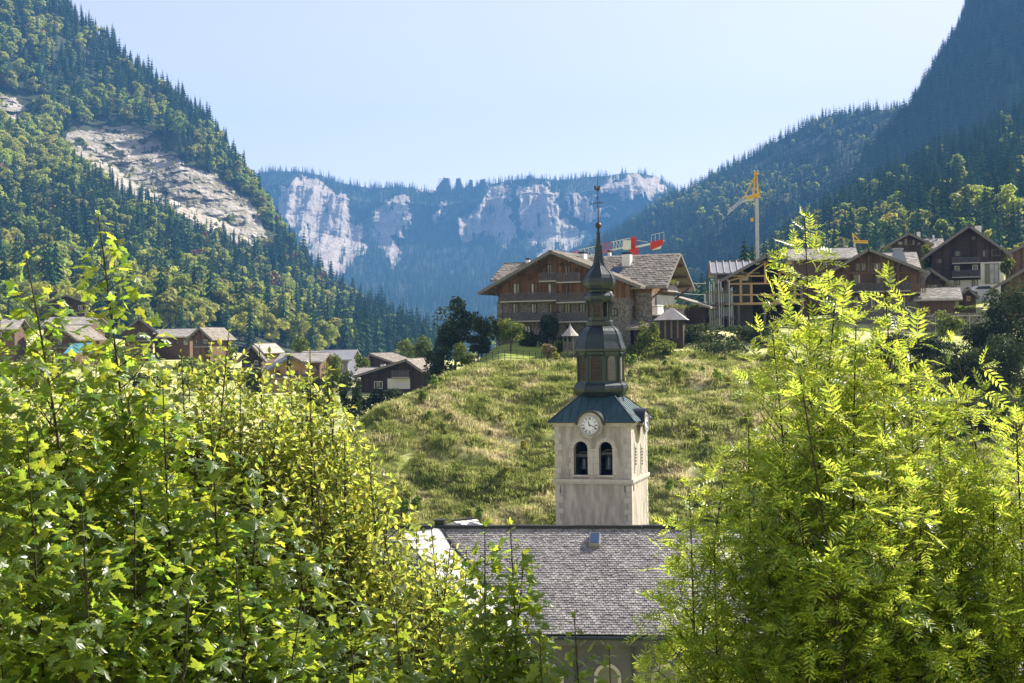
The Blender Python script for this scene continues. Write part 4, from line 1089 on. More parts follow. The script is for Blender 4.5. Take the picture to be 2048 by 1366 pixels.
def gable_house(name, label, Y, xl, xr, yb, ye, ya, xa, yaw, depth, cat='chalet', wall=M_wood, low=None, ylow=None, roof=M_shingle,
                oh=1.4, ofr=1.6, group=None, tiles=None, skirt=4.0, thick=.28, post=None, yel=None):
    """gable end faces the camera; xl,xr walls, yb ground, ye top of side walls, ya apex, xa apex column, all in pixels"""
    f = Frame((xl+xr)/2, yb, Y, yaw); rt = empty(name, f.o, yaw, label, cat, group)
    x0, x1 = f.fx(xl, yb), f.fx(xr, yb); ze = f.fz(xl, ye); zp = f.fz(xa, ya); xp = f.fx(xa, ya)
    zer = ze if yel is None else f.fz(xr, yel)
    zl = f.fz((xl+xr)/2, ylow) if low else -skirt
    up = [(x0, 0, zl if low else -skirt), (x1, 0, zl if low else -skirt), (x1, 0, zer), (xp, 0, zp), (x0, 0, ze)]
    MB().prism(up[::-1], (0, depth, 0)).build('upper_wall', wall, rt)
    if low: MB().box(x0+.02, x1-.02, .02, depth-.02, -skirt, zl-.003).build('lower_wall', low, rt)
    # upright boards on the gable wall, a few pixels wide each, joined
    r_ = random.Random(int(xl)); m = MB(); xx = x0; zl_ = zl if low else -.5
    while xx < x1-.1:
        w_ = min(r_.uniform(.24, .42), x1-xx); xm = xx+w_/2
        hh = (ze+(zp-ze)*(xm-x0)/(xp-x0)) if xm < xp else (zer+(zp-zer)*(x1-xm)/(x1-xp))
        m.box(xx+.012, xx+w_-.012, -.015-r_.random()*.03, -.002, zl_, hh-.12); xx += w_
    if 'construction' not in name:
        o = m.build('boards', wall, rt); o['kind'] = 'stuff'
    # roof slabs
    for s, xe, zz in ((-1, x0, ze), (1, x1, zer)):
        d = Vector((xe-xp, 0, zz-zp)); L_ = d.length; d.normalize(); nrm = Vector((-d.z*s, 0, abs(d.x)))*1; nrm = Vector((abs(d.z)*s, 0, abs(d.x)))
        tot = L_+oh; a = Vector((xp, -ofr, zp))+nrm*.02; e = a+d*tot
        tk = nrm*thick
        MB().prism([a, e, e+tk, a+tk+Vector((0, 0, 0))], (0, depth+2*ofr-.0, 0)).build('roof', roof, rt)
        MB().prism([a+Vector((0, -.06, -.05)), e+Vector((0, -.06, -.05)), e+tk*1.15+Vector((0, -.06, 0)), a+tk*1.15+Vector((0, -.06, 0))], (0, .055, 0)).build('bargeboard', M_fascia, rt)
        if tiles:
            V_, T_ = slates(tuple(a+tk), (0, 1, 0), tuple(d), tuple(nrm), depth+2*ofr, tot, tiles, tiles*.8, .05, 7)
            o = link('roof_shingles', np_mesh('roof_shingles', V_, T_, (roof,)), rt); o['kind'] = 'stuff'
        # purlin ends
        for q in (.25, .6, .97):
            p = Vector((xp, 0, zp))+d*L_*q-nrm*.14; MB().bar(p+Vector((0, -ofr+.1, 0)), p+Vector((0, .0, 0)), .2, .24).build('purlin', wall, rt)
    MB().box(xp-.2, xp+.2, -ofr, depth+ofr, zp+thick*.9, zp+thick*1.0+.12).build('ridge_cap', M_fascia, rt)
    rt['_'] = 0; del rt['_']
    f.rt = rt; f.x0, f.x1, f.ze, f.zp, f.xp, f.depth, f.zer = x0, x1, ze, zp, xp, depth, zer
    return f

def eave_house(name, label, Y, xl, xr, yb, ye, yr, yaw, depth, cat='house', wall=M_wood_mid, low=None, ylow=None, roof=M_rooflight, oh=.8, og=.9, group=None, tiles=.5, skirt=4.0):
    """long side with its roof slope faces the camera"""
    f = Frame((xl+xr)/2, yb, Y, yaw); rt = empty(name, f.o, yaw, label, cat, group)
    x0, x1 = f.fx(xl, yb), f.fx(xr, yb); ze = f.fz((xl+xr)/2, ye, -oh); zr = f.fz((xl+xr)/2, yr, depth/2)
    zl = f.fz((xl+xr)/2, ylow) if low else -skirt
    sl_ = (zr-ze)/(depth/2+oh); zw = ze+sl_*oh
    MB().prism([(x0, 0, zl), (x0, 0, zw), (x0, depth/2, zr), (x0, depth, zw), (x0, depth, zl)], (x1-x0, 0, 0)).build('upper_wall', wall, rt)
    if low: MB().box(x0+.02, x1-.02, .02, depth-.02, -skirt, zl-.003).build('lower_wall', low, rt)
    for s in (-1, 1):
        top = Vector((x0-og, depth/2, zr+.02)); v = Vector((0, s*(depth/2+oh), ze-zr)); L_ = v.length; vn = v.normalized(); nrm = Vector((0, -s*vn.z*1, abs(vn.y))); nrm = Vector((0, s*abs(vn.z), abs(vn.y)))
        tk = nrm*.22
        MB().prism([top, top+v, top+v+tk, top+tk], (x1-x0+2*og, 0, 0)).build('roof', roof, rt)
        for xx in (x0-og-.05, x1+og): MB().prism([top+Vector((xx-top.x, 0, -.04)), top+v+Vector((xx-top.x, 0, -.04)), top+v+tk*1.1+Vector((xx-top.x, 0, 0)), top+tk*1.1+Vector((xx-top.x, 0, 0))], (.05, 0, 0)).build('bargeboard', M_fascia, rt)
        if tiles and s < 0:
            V_, T_ = slates(tuple(top+tk), (1, 0, 0), tuple(vn), tuple(nrm), x1-x0+2*og, L_, tiles, tiles*.8, .05, 9)
            o = link('roof_shingles', np_mesh('roof_shingles', V_, T_, (roof,)), rt); o['kind'] = 'stuff'
    MB().box(x0-og, x1+og, depth/2-.15, depth/2+.15, zr+.20, zr+.34).build('ridge_cap', M_fascia, rt)
    f.rt = rt; f.x0, f.x1, f.ze, f.zr, f.depth = x0, x1, ze, zr, depth; f.slope = sl_
    return f

def wpx(f, px, py, w, h, **k):
    y = k.get('y', 0.0); x, z = f.front(px, py, y); s = f.o.y/F; return window(f.rt, None, x, z, w*s/math.cos(f.yaw), h*s, **k)
def bpx(f, xa, xb, yt, yb_, **k):
    d = k.get('d', 1.2); s = f.o.y/F; x0 = f.fx(xa, yb_, -d); x1 = f.fx(xb, yb_, -d); z0 = f.fz((xa+xb)/2, yb_, -d); z1 = f.fz((xa+xb)/2, yt, -d)
    return balcony(f.rt, x0, x1, z0, z1, **k)
def chim(f, px, py0, py1, w, y, m=M_white, cap=M_black, dp=None, side=None):
    x, z1 = f.front(px, py0, y); z0 = f.fz(px, py1, y); s = f.o.y/F*w/2; dp = dp or s
    c = MB().box(x-s, x+s, y-dp, y+dp, z0-1.0, z1).build('chimney', m, f.rt)
    MB().box(x-s*1.2, x+s*1.2, y-dp*1.2, y+dp*1.2, z1+.12, z1+.24).build('cap', cap, c)
    for sx in (-1, 1): MB().box(x+sx*s*.8-.06, x+sx*s*.8+.06, y-dp*.8, y+dp*.8, z1, z1+.12).build('cap_leg', cap, c)
    return c
def brace(f, px, py, px2, py2, d=1.3, m=None):
    x, z = f.front(px, py, 0); x2, z2 = f.front(px2, py2, -d)
    MB().bar((x, -.05, z), (x2, -d, z2), .2).build('brace', m or M_wood_mid, f.rt)

# --- the big chalet on the knoll: gable body and cross wing
c1 = gable_house('big_chalet', 'large stone and larch chalet with balconies on the knoll behind the church spire', 172, 998, 1262, 692, 575, 508, 1112, R(-22), 13,
                 wall=M_wood, low=M_stone, ylow=598, oh=2.0, ofr=2.0, tiles=.55, yel=566)
rt = c1.rt
for px, py, w, h, pn in ((1099, 541, 13, 26, 2), (1136, 541, 12, 22, 1)): wpx(c1, px, py, w, h, panes=pn)
wpx(c1, 1080, 541, 10, 9, panes=2)
for px in (1033, 1069, 1103, 1138, 1215): wpx(c1, px, 578, 15, 24, panes=2)
for px in (1031, 1068, 1104, 1135, 1165): wpx(c1, px, 617, 12, 21, panes=2)
wpx(c1, 1229, 624, 12, 15, panes=2)
for px in (1055, 1100, 1140, 1180): wpx(c1, px, 662, 14, 22, panes=2)
bpx(c1, 1078, 1112, 545, 561, d=1.5); bpx(c1, 1112.5, 1160, 545, 563, d=1.7)
bpx(c1, 1000, 1112, 585, 601, d=1.5); bpx(c1, 1112.5, 1190, 585, 603, d=1.7)
bpx(c1, 1003, 1112, 625, 641, d=1.5); bpx(c1, 1112.5, 1185, 625, 642, d=1.7)
for px in (1012, 1056, 1086, 1120, 1151, 1187, 1235):
    yb_ = 575 if 1050 < px < 1170 else 590
# stone buttress and dark shrub-shaded ground floor are part of the front
for i, px in enumerate((1000, 1110, 1255)):
    x, z = c1.front(px, 600, 0); MB().box(x-.35, x+.35, -.12, -.003, -2, z-.1 if i != 1 else z+6).build('pillar', M_stone if i != 1 else M_wood_mid, rt)
for a_ in ((1002, 594, 985, 580), (1150, 545, 1158, 527), (1088, 535, 1080, 520), (1120, 530, 1126, 520), (1060, 560, 1056, 545)): brace(c1, *a_, d=1.6)
x = c1.x1
for py, zz in ((582, 1), (624, 0)):
    for px in (1268,):
        y, z = c1.side(px, py, c1.x1)
        if .8 < y < 11: window(rt, None, y, z, 1.0, 1.4, side=c1.x1)
MB().tube([(c1.x1-.1, -.12, 0), (c1.x1-.1, -.12, c1.zer-.3)], .07, 6).build('downpipe', M_fascia, rt)
# wing: ridge along local x, gable end facing right
wy0, wy1 = 1.5, 12.0; wx1 = c1.x1+2.2; wx0 = c1.xp
zrw = c1.front(1312, 512, (wy0+wy1)/2)[1]; ymid = (wy0+wy1)/2; zew = zrw-3.4
MB().prism([(wx0, wy0, -4), (wx0, wy0, zew), (wx0, ymid, zrw-.02), (wx0, wy1, zew), (wx0, wy1, -4)], (wx1-wx0, 0, 0)).build('wing_wall', M_wood, rt)
MB().box(c1.x1+.3, wx1+.03, wy0-.03, wy1+.03, -4, 6.2).build('wing_lower_wall', M_stone, rt)
MB().box(wx1+.031, wx1+.06, wy0+2.0, wy1+.02, 2.0, 6.0).build('white_wall_panel', M_white, rt)
for s in (-1, 1):
    top = Vector((wx0, ymid, zrw)); v = Vector((0, s*((wy1-wy0)/2+1.3), -3.4*((wy1-wy0)/2+1.3)/((wy1-wy0)/2))); L_ = v.length; vn = v.normalized(); nrm = Vector((0, s*abs(vn.z), abs(vn.y))); tk = nrm*.26
    MB().prism([top, top+v, top+v+tk, top+tk], (wx1-wx0+2.2, 0, 0)).build('wing_roof', M_shingle, rt)
    V_, T_ = slates(tuple(top+tk), (1, 0, 0), tuple(vn), tuple(nrm), wx1-wx0+2.2, L_, .55, .44, .05, 17)
    o = link('roof_shingles', np_mesh('roof_shingles', V_, T_, (M_shingle,)), rt); o['kind'] = 'stuff'
    e = Vector((wx1+2.2, ymid, zrw-.06)); MB().prism([e, e+v, e+v+tk*1.15, e+tk*1.15], (.07, 0, 0)).build('bargeboard', M_fascia, rt)
    for q in (.3, .65, .95):
        p = Vector((wx1-.2, ymid, zrw-.2))+v*q*.86; MB().bar(p, p+Vector((2.2, 0, 0)), .2, .24).build('purlin', M_wood, rt)
zz = zrw-3.0; balcony(rt, ymid-2.4, ymid+2.2, zrw-4.3, zrw-3.3, side=wx1, d=1.2, flowers=True)
window(rt, None, ymid, zrw-3.2, 1.6, 1.9, side=wx1, frame=M_shutter)
balcony(rt, wy0+.2, wy1-.3, zrw-7.3, zrw-6.3, side=wx1, d=1.5, flowers=True)
window(rt, None, ymid+1.4, zrw-6.0, 2.4, 1.6, side=wx1, frame=M_frame_w, panes=3)
window(rt, None, ymid-2.5, zrw-6.2, 1.3, 1.9, side=wx1, frame=M_frame_w)
balcony(rt, wy0+.6, wy1-1.3, zrw-10.4, zrw-9.4, side=wx1, d=1.5, m_rail=M_wood_mid)
window(rt, None, ymid+1.2, zrw-8.9, 3.0, 1.7, side=wx1+.03, frame=M_wood_mid, panes=3)
for yy in (wy0+.4, wy1-.4):
    MB().bar((wx1+.05, yy, zrw-5.2), (wx1+1.9, yy, zrw-3.9), .2).build('brace', M_wood_mid, rt)
# lean-to roof at the far right
MB().prism([(wx1-.5, wy1, zrw-5.0), (wx1+4.5, wy1, zrw-6.5), (wx1+4.5, wy1, zrw-6.25), (wx1-.5, wy1, zrw-4.75)], (0, 5, 0)).build('side_roof', M_shingle, rt)
MB().box(wx1-.5, wx1+3.4, wy1+.4, wy1+4.6, -4, zrw-6.3).build('side_wall', M_wood_dk, rt)
# chimneys and skylight
chim(c1, 1254, 509, 531, 17, 4.8); chim(c1, 1219, 505, 523, 6, 7.5); chim(c1, 1166, 508, 522, 11, 5.0, dp=.6)
sx_, sz_ = c1.front(1231, 528, 3.2)
MB().prism([(sx_-.6, 3.0, zrw-3.4*(ymid-3.0)/5.25+.34), (sx_+.6, 3.0, zrw-3.4*(ymid-3.0)/5.25+.34), (sx_+.6, 4.0, zrw-3.4*(ymid-4.0)/5.25+.34), (sx_-.6, 4.0, zrw-3.4*(ymid-4.0)/5.25+.34)], (0, -.05, .09)).build('skylight', M_hatch, rt)
# far left roof of the same building group
c1b = eave_house('annexe', 'low annexe roof showing left of the big chalet gable', 186, 1000, 1068, 640, 562, 530, R(-22), 8, 'house', wall=M_wood, roof=M_shingle)
chim(c1b, 1056, 520, 535, 7, 4.0)

# hut with pyramid slate roof
f = Frame(1341, 668, 166, R(-12)); rt = empty('garden_hut', f.o, f.yaw, 'small plank hut with grey pyramid slate roof right of the big chalet', 'hut')
xa, xb = f.fx(1316, 665), f.fx(1366, 665); ze = f.fz(1340, 640); zp_ = f.fz(1338, 614, 1.5)
MB().box(xa, xb, 0, 3.0, -3, ze).build('wall', M_wood_dk, rt)
mc = (xa+xb)/2; MB().add([(xa-.5, -.5, ze), (xb+.5, -.5, ze), (xb+.5, 3.5, ze), (xa-.5, 3.5, ze), (mc, 1.5, zp_)], [(0,1,4),(1,2,4),(2,3,4),(3,0,4),(3,2,1,0)]).build('roof', M_slate, rt)
for i in range(12):
    xx = xa+(xb-xa)*(i+.5)/12; MB().box(xx-.10, xx+.10, -.05-.01*(i % 2), -.003, -.5, ze-.05).build('plank', M_wood_dk if i % 3 else M_wood_gr, rt)
V_, T_ = slates((xa-.5, 0, 0), (1, 0, 0), (0, 1, 0), (0, 0, 1), .1, .1, .5, .4)
# gazebo
f = Frame(1141, 700, 161, 0); rt = empty('gazebo', f.o, 0, 'small open garden gazebo with flared conical roof left of the spire', 'gazebo')
s = 161/F; z0_ = f.fz(1141, 672); zt_ = f.fz(1141, 655); zz = f.fz(1141, 644)
MB().lathe([(19*s, z0_), (12*s, z0_+.35), (7*s, z0_+.7), (3.5*s, zt_), (.6*s, zt_+.35), (.02, zz)], 8).build('roof', M_rooflight, rt)
for k in range(8):
    a = k*math.pi/4+.3; MB().tube([(15*s*math.cos(a), 15*s*math.sin(a), -1), (15*s*math.cos(a), 15*s*math.sin(a), z0_+.05)], .05, 5).build('post', M_wood_gr, rt)
m = MB()
for k in range(8):
    a, b_ = k*math.pi/4+.3, (k+1)*math.pi/4+.3
    for zz_ in (.4, .9): m.bar((15*s*math.cos(a), 15*s*math.sin(a), zz_), (15*s*math.cos(b_), 15*s*math.sin(b_), zz_), .05)
    for t in range(1, 7):
        q = t/7; m.bar((15*s*(math.cos(a)*(1-q)+math.cos(b_)*q), 15*s*(math.sin(a)*(1-q)+math.sin(b_)*q), -.2), (15*s*(math.cos(a)*(1-q)+math.cos(b_)*q), 15*s*(math.sin(a)*(1-q)+math.sin(b_)*q), .9), .04)
m.build('railing', M_wood_gr, rt)
# low sheds right of the spire
eave_house('low_barn', 'low dark barn between the spire and the garden hut', 168, 1268, 1312, 690, 660, 646, R(-15), 4, 'barn', wall=M_wood_dk, roof=M_shingle, skirt=3)

# --- right-hand hamlet
c2 = gable_house('timber_house_under_construction', 'unfinished timber-frame house, open gable and bare posts, left of the ash tree top', 184, 1452, 1606, 655, 560, 516, 1531, R(-6), 11,
                 wall=M_timber, oh=1.2, ofr=1.6, roof=M_wood_gr)
for o in list(c2.rt.children):
    if o.name.startswith('upper_wall'): bpy.data.objects.remove(o)
rt = c2.rt; x0, x1, zE_, zP_, xp = c2.x0, c2.x1, c2.ze, c2.zp, c2.xp
MB().box(x0+.3, x1-.3, 5.0, 5.3, -3, zE_).prism([(x0+.3, 5.0, zE_), (x1-.3, 5.0, zE_), (xp, 5.0, zP_-.3)], (0, .3, 0)).build('inner_wall', M_wood_dk, rt)
zf = c2.fz(1500, 605); zf2 = c2.fz(1500, 567)
MB().box(x0-.1, x1+.1, -.2, 5.0, zf-.3, zf).build('floor_deck', M_timber, rt)
for px, a_, b_ in ((1457, 648, 560), (1482, 605, 553), (1503, 605, 567), (1531, 567, 522), (1560, 605, 545), (1590, 605, 552), (1478, 650, 605), (1530, 650, 605), (1580, 650, 605), (1604, 650, 556)):
    x, z = c2.front(px, a_, 0); z2 = c2.fz(px, b_, 0); MB().box(x-.16, x+.16, -.1, .22, z, z2).build('post', M_timber if a_ < 640 else M_wood_gr, rt)
for pxa, pya, pxb, pyb in ((1457, 568, 1604, 566), (1457, 590, 1604, 589), (1531, 525, 1490, 553), (1531, 525, 1575, 550), (1457, 552, 1531, 552), (1457, 562, 1490, 553)):
    xa, za = c2.front(pxa, pya); xb, zb_ = c2.front(pxb, pyb); MB().bar((xa, -.14, za), (xb, -.14, zb_), .16, .2).build('beam', M_timber, rt)
MB().box(x0, x0+.25, .3, 10, -3, zE_).box(x1-.25, x1, .3, 10, -3, zE_).build('side_wall', M_wood_gr, rt)
wpx(c2, 1490, 557, 13, 8, panes=2, frame=M_timber)
# its left wing with standing seam roof
c2b = eave_house('seamed_roof_wing', 'grey ribbed metal-roofed wing left of the unfinished timber house', 188, 1436, 1506, 660, 549, 526, R(-6), 7, 'house', wall=M_wood_gr, roof=M_metalroof, tiles=None, oh=1.0)
for i in range(8):
    xx = c2b.x0-.8+(c2b.x1-c2b.x0+1.6)*i/7
    MB().bar((xx, 3.5, c2b.zr+.3), (xx, -1.0, c2b.ze+.28), .12, .16).build('roof_batten', M_rooflight, c2b.rt)
sf = empty('scaffolding', P(1446, 650, 180), R(8), 'grey upright poles and tarpaulin scaffolding at the corner of the unfinished house', 'scaffold')
for i in range(9):
    x = -1.7+i*.42; MB().tube([(x, (i % 3)*.5, -2), (x+random.uniform(-.1, .1), (i % 3)*.5, random.uniform(4.6, 6.0))], .07, 5).build('pole', M_galv, sf)
for z in (.8, 2.6, 4.2): MB().box(-1.8, 1.8, 0, 1.1, z, z+.06).build('platform', M_wood_gr, sf)
for z in (1.6, 3.4): MB().box(-1.7, 1.6, 1.15, 1.2, z-.5, z+.7).build('tarpaulin', M_slate_b, sf)
f3 = gable_house('white_garage', 'small white rendered outbuilding beside the scaffolding', 182, 1405, 1442, 655, 632, 606, 1440, R(-4), 6, 'outbuilding', wall=M_white, roof=M_shingle, oh=.4, ofr=.4)
MB().box(f3.fx(1429, 622)-.15, f3.fx(1429, 622)+.15, -.04, -.003, f3.fz(1429, 624), f3.fz(1429, 619)).build('vent', M_dark, f3.rt)

c3 = gable_house('balcony_chalet', 'wooden chalet with long balcony and stone ground floor right of the ash tree top', 188, 1662, 1842, 650, 548, 503, 1737, R(-13), 13,
                 wall=M_wood_mid, low=M_stone, ylow=590, roof=M_slate_b, oh=1.2, ofr=1.8, tiles=.5)
for px, w in ((1688, 20), (1716, 20), (1762, 20), (1784, 14)): wpx(c3, px, 558, w, 20, panes=2, frame=M_wood_mid)
for px in (1722, 1752): wpx(c3, px, 534, 20, 15, panes=4, frame=M_wood_gr)
bpx(c3, 1660, 1822, 566, 582, d=1.6, m_rail=M_rail, step=.18); bpx(c3, 1822.5, 1852, 566, 584, d=1.6, m_rail=M_wood_mid)
for px in (1712, 1746, 1806): wpx(c3, px, 604, 12, 24, panes=2)
for x_ in (1733, 1737): 
    x, z = c3.front(x_, 580, 0)
MB().bar((c3.xp, -.2, c3.fz(1737, 545)), (c3.xp, -.2, c3.zp-.4), .3).build('king_post', M_wood_mid, c3.rt)
MB().bar((c3.fx(1665, 546), -.2, c3.fz(1665, 546)), (c3.fx(1840, 546), -.2, c3.fz(1840, 546)), .2, .3).build('tie_beam', M_wood_mid, c3.rt)
for i in range(36):
    px = 1666+i*4.9
    if i in (9, 18, 27): continue
brace(c3, 1820, 600, 1823, 585, 1.5)
c3b = eave_house('slab_roof_house', 'pale slab-roofed house behind the balcony chalet', 205, 1775, 1832, 640, 548, 508, R(-10), 14, 'house', roof=M_rooflight, tiles=.5)
x, z = c3b.front(1797, 500, 3.5); zb_ = c3b.fz(1797, 540, 3.5)
MB().add([(x-1.25, 2.2, zb_-.5), (x+1.6, 2.2, zb_-.5), (x+1.6, 5, zb_-.5), (x-1.25, 5, zb_-.5), (x-.75, 2.7, z), (x+.5, 2.7, z), (x+.5, 4, z), (x-.75, 4, z)], [(0,1,5,4),(1,2,6,5),(2,3,7,6),(3,0,4,7),(4,5,6,7)]).box(x-.9, x+.65, 2.6, 4.2, z+.002, z+.25).build('chimney', M_metalroof, c3b.rt)
c4 = eave_house('long_roof_house', 'long house with pale ridge roof and brown end gable behind the ash tree top', 215, 1590, 1706, 640, 520, 500, R(-9), 9, 'house', roof=M_rooflight, wall=M_wood_mid, tiles=.55)
for px in (1650, 1672, 1690): wpx(c4, px, 528, 10, 9)
c5 = gable_house('glazed_gable_house', 'small dark chalet with tall glazed gable high behind the hamlet', 245, 1790, 1850, 560, 486, 470, 1817, R(-12), 10, wall=M_wood_dk, roof=M_shingle, oh=1.6, ofr=1.2, tiles=.6)
for px, w, h in ((1800, 10, 7), (1811, 10, 13), (1825, 10, 10), (1838, 8, 5)): wpx(c5, px, 489-h*.4, w, h, panes=1, frame=M_wood_mid)
chim(c5, 1837, 464, 476, 7, 6.0)
MB().prism([(c5.x0-1.5, 2, c5.ze), (c5.x0-4.2, 2, c5.ze-3.2), (c5.x0-4.2, 9, c5.ze-3.2), (c5.x0-1.5, 9, c5.ze)], (0, 0, .25)).build('side_roof', M_rooflight, c5.rt)
c6 = eave_house('brown_roof_house', 'house with sunlit brownish roof between the glazed gable house and the big dark barn', 250, 1842, 1880, 540, 500, 480, R(-12), 8, 'house', roof=M_rooflight, wall=M_wood_dk)
chim(c6, 1867, 470, 486, 4, 4.0); chim(c6, 1873, 477, 488, 4, 3.0, m=M_metalroof)
c7 = gable_house('dark_barn_chalet', 'big dark-boarded barn chalet with white corner section at the upper right', 216, 1864, 2008, 590, 508, 456, 1938, R(-17), 15,
                 wall=M_wood_dk, low=M_white, ylow=560, roof=M_shingle, oh=1.6, ofr=1.6, tiles=.55)
MB().box(c7.fx(1961, 540), c7.x1+.02, -.10, -.004, c7.fz(1980, 561), c7.fz(1980, 524)).build('white_wall_panel', M_white, c7.rt)
wpx(c7, 1984, 547, 26, 40, panes=3, frame=M_wood_gr, y=-.1)
bpx(c7, 1904, 1960, 514, 525, d=1.5, m_rail=M_rail); bpx(c7, 1904, 1960, 540, 553, d=1.5, m_rail=M_rail)
for px, py, w, h in ((1915, 507, 10, 10), (1992, 505, 16, 14), (1947, 476, 6, 6), (1878, 522, 10, 8), (1970, 507, 8, 12)): wpx(c7, px, py, w, h, panes=2, frame=M_wood_gr)
for px, py, w, h in ((1914, 537, 9, 11), (1950, 535, 10, 11)): wpx(c7, px, py, w, h, panes=1, frame=M_frame_w)
for px, py, w, h in ((1914, 565, 11, 10), (1950, 567, 11, 16)): wpx(c7, px, py, w, h, panes=2, frame=M_wood_mid)
chim(c7, 1956, 452, 462, 13, 5.0, m=M_white)
c8 = gable_house('small_dark_chalet', 'small dark chalet with shallow gable below the big dark barn', 204, 1846, 1890, 600, 565, 542, 1857, R(-2), 8, wall=M_wood_dk, roof=M_shingle, oh=1.6, ofr=1.0)
wpx(c8, 1868, 573, 30, 8, panes=4, frame=M_wood_mid)
c9 = eave_house('pale_roof_barn', 'small barn with pale pinkish slab roof and brown board wall beside the retaining wall', 186, 1842, 1910, 622, 602, 579, R(-13), 6, 'barn', wall=M_wood_mid, roof=M_rooflight, tiles=.4, skirt=2)
for i in range(14):
    xx = c9.x0+(c9.x1-c9.x0)*(i+.5)/14; MB().box(xx-.13, xx+.13, -.05-.012*(i % 2), -.003, -.6, c9.fz(1876, 604)).build('plank', M_wood_mid, c9.rt)
c10 = gable_house('little_dark_hut', 'tiny dark wooden hut with one lit yellow window right of the pale-roofed barn', 190, 1921, 1952, 622, 594, 580, 1936, R(-15), 5, 'hut', wall=M_wood_dk, roof=M_slate_b, oh=.5, ofr=.6, skirt=2)
wpx(c10, 1937, 597, 7, 10, panes=1, frame=M_timber)
c11 = gable_house('edge_chalet', 'brown chalet half cut off by the right edge of the picture', 225, 2024, 2110, 560, 506, 480, 2075, R(-14), 10, wall=M_wood_mid, roof=M_rooflight, oh=1.0, ofr=1.0, tiles=.6)
MB().prism([(c11.x0-.8, 1, c11.ze+.2), (c11.x0-3.6, 1, c11.ze-.6), (c11.x0-3.6, 9, c11.ze-.6), (c11.x0-.8, 9, c11.ze+1.6)], (0, 0, .25)).build('side_roof', M_rooflight, c11.rt)
c12 = gable_house('long_eaved_house', 'house whose long grey roof slopes down to the left at the right edge', 196, 2010, 2150, 610, 566, 505, 2110, R(-16), 10, wall=M_wood_mid, roof=M_shingle, oh=1.4, ofr=1.0, tiles=.5)
# parked car
cf = P(1963, 592, 208); car = empty('parked_car', cf, R(8), 'white car parked below the big dark barn', 'car')
prof = [(-2.1, .35), (-2.15, .8), (-1.5, .95), (-.9, 1.45), (.9, 1.5), (1.6, 1.0), (2.15, .85), (2.15, .35)]
MB().prism([(x, -.85, z) for x, z in prof], (0, 1.7, 0)).build('body', M_carw, car)
MB().prism([(-1.35, -.86, .98), (-.85, -.86, 1.38), (.85, -.86, 1.42), (1.4, -.86, 1.02)], (0, 1.72, 0)).build('side_window', M_glass, car)
for x in (-1.35, 1.35):
    for y in (-.86, .7): MB().tube([(x, y, .33), (x, y+.18, .33)], .33, 14).build('wheel', M_tyre, car)
# retaining wall of big stones, guard rail
rw = Frame(1890, 652, 183, R(2)); rt = empty('retaining_wall', rw.o, R(2), 'grey stone retaining wall below the pale-roofed barn', 'wall')
xa, xb = rw.fx(1822, 652), rw.fx(1958, 652); zt_ = rw.fz(1890, 626)
MB().box(xa, xb, 0, .8, -2.5, zt_-.1).build('wall_core', M_concrete, rt)
x = xa; r = random.Random(4)
for row in range(4):
    x = xa-(row % 2)*.3; z0_ = -.6+row*(zt_+.6)/4
    while x < xb:
        w = r.uniform(.5, 1.1); MB().box(x+.02, x+w-.02, -.12+r.uniform(-.03, .03), .0, z0_+.02, z0_+(zt_+.6)/4-.02).build('stone', M_stone, rt); x += w
gr = empty('guard_rail', P(1850, 650, 178), 0, 'thin metal guard rail above the dark bank right of the ash tree', 'railing')
gF = Frame(1850, 650, 178, 0); gF.o = gr.location.copy()
xa, xb = gF.fx(1780, 650), gF.fx(1962, 650)
for i in range(9): xx = xa+(xb-xa)*i/8; MB().tube([(xx, 0, -1.2), (xx, 0, 1.15)], .045, 5).build('post', M_galv, gr)
for z in (.15, 1.1): MB().tube([(xa, 0, z), (xb, 0, z)], .04, 5).build('rail', M_galv, gr)
# lawn fence
lf = empty('lawn_fence', P(1020, 722, 159.3), 0, 'thin wire fence along the front edge of the sunny lawn', 'fence'); lF = Frame(1020, 722, 159.3, 0); lF.o = lf.location.copy()
n = 16; pts = []
for i in range(n+1):
    px = 948+i*(1145-948)/n; p = P(px, 722, 159.3); pts.append((p.x-lf.location.x, 0, gz(p.x, 159.3)-lf.location.z))
for p in pts: MB().tube([(p[0], 0, p[2]-.3), (p[0], 0, p[2]+1.15)], .035, 5).build('post', M_black, lf)
for h in (.3, .6, .9, 1.12): MB().tube([(p[0], 0, p[2]+h) for p in pts], .014, 4).build('wire', M_black, lf)

# --- left village
v1 = gable_house('dark_gable_chalet', 'dark chalet with white ground-floor window bay left of the grass hill', 232, 722, 856, 776, 752, 722, 815, R(-8), 12, wall=M_wood_dk, roof=M_shingle, oh=1.0, ofr=1.6, tiles=.6)
wpx(v1, 757, 770, 17, 15, panes=3, frame=M_frame_w); wpx(v1, 802, 766, 24, 10, panes=3, frame=M_frame_w)
MB().box(v1.fx(775, 760), v1.fx(820, 760), -.06, -.004, v1.fz(798, 778), v1.fz(798, 757)).build('white_wall_panel', M_white, v1.rt)
bpx(v1, 783, 818, 741, 754, d=1.2); chim(v1, 766, 729, 745, 9, 6.0); chim(v1, 830, 716, 726, 2, 6.0, m=M_black)
v1b = eave_house('pale_roof_wing', 'pale slab roof left of the dark gable chalet', 240, 712, 775, 790, 762, 738, R(-8), 12, 'house', roof=M_rooflight, wall=M_wood_dk, tiles=.6)
v2 = eave_house('metal_roof_house', 'blue-grey boarded house with ribbed metal roof in the left village', 270, 640, 696, 770, 722, 702, R(-4), 11, 'house', wall=M_slate_b, roof=M_metalroof, tiles=None, oh=.5)
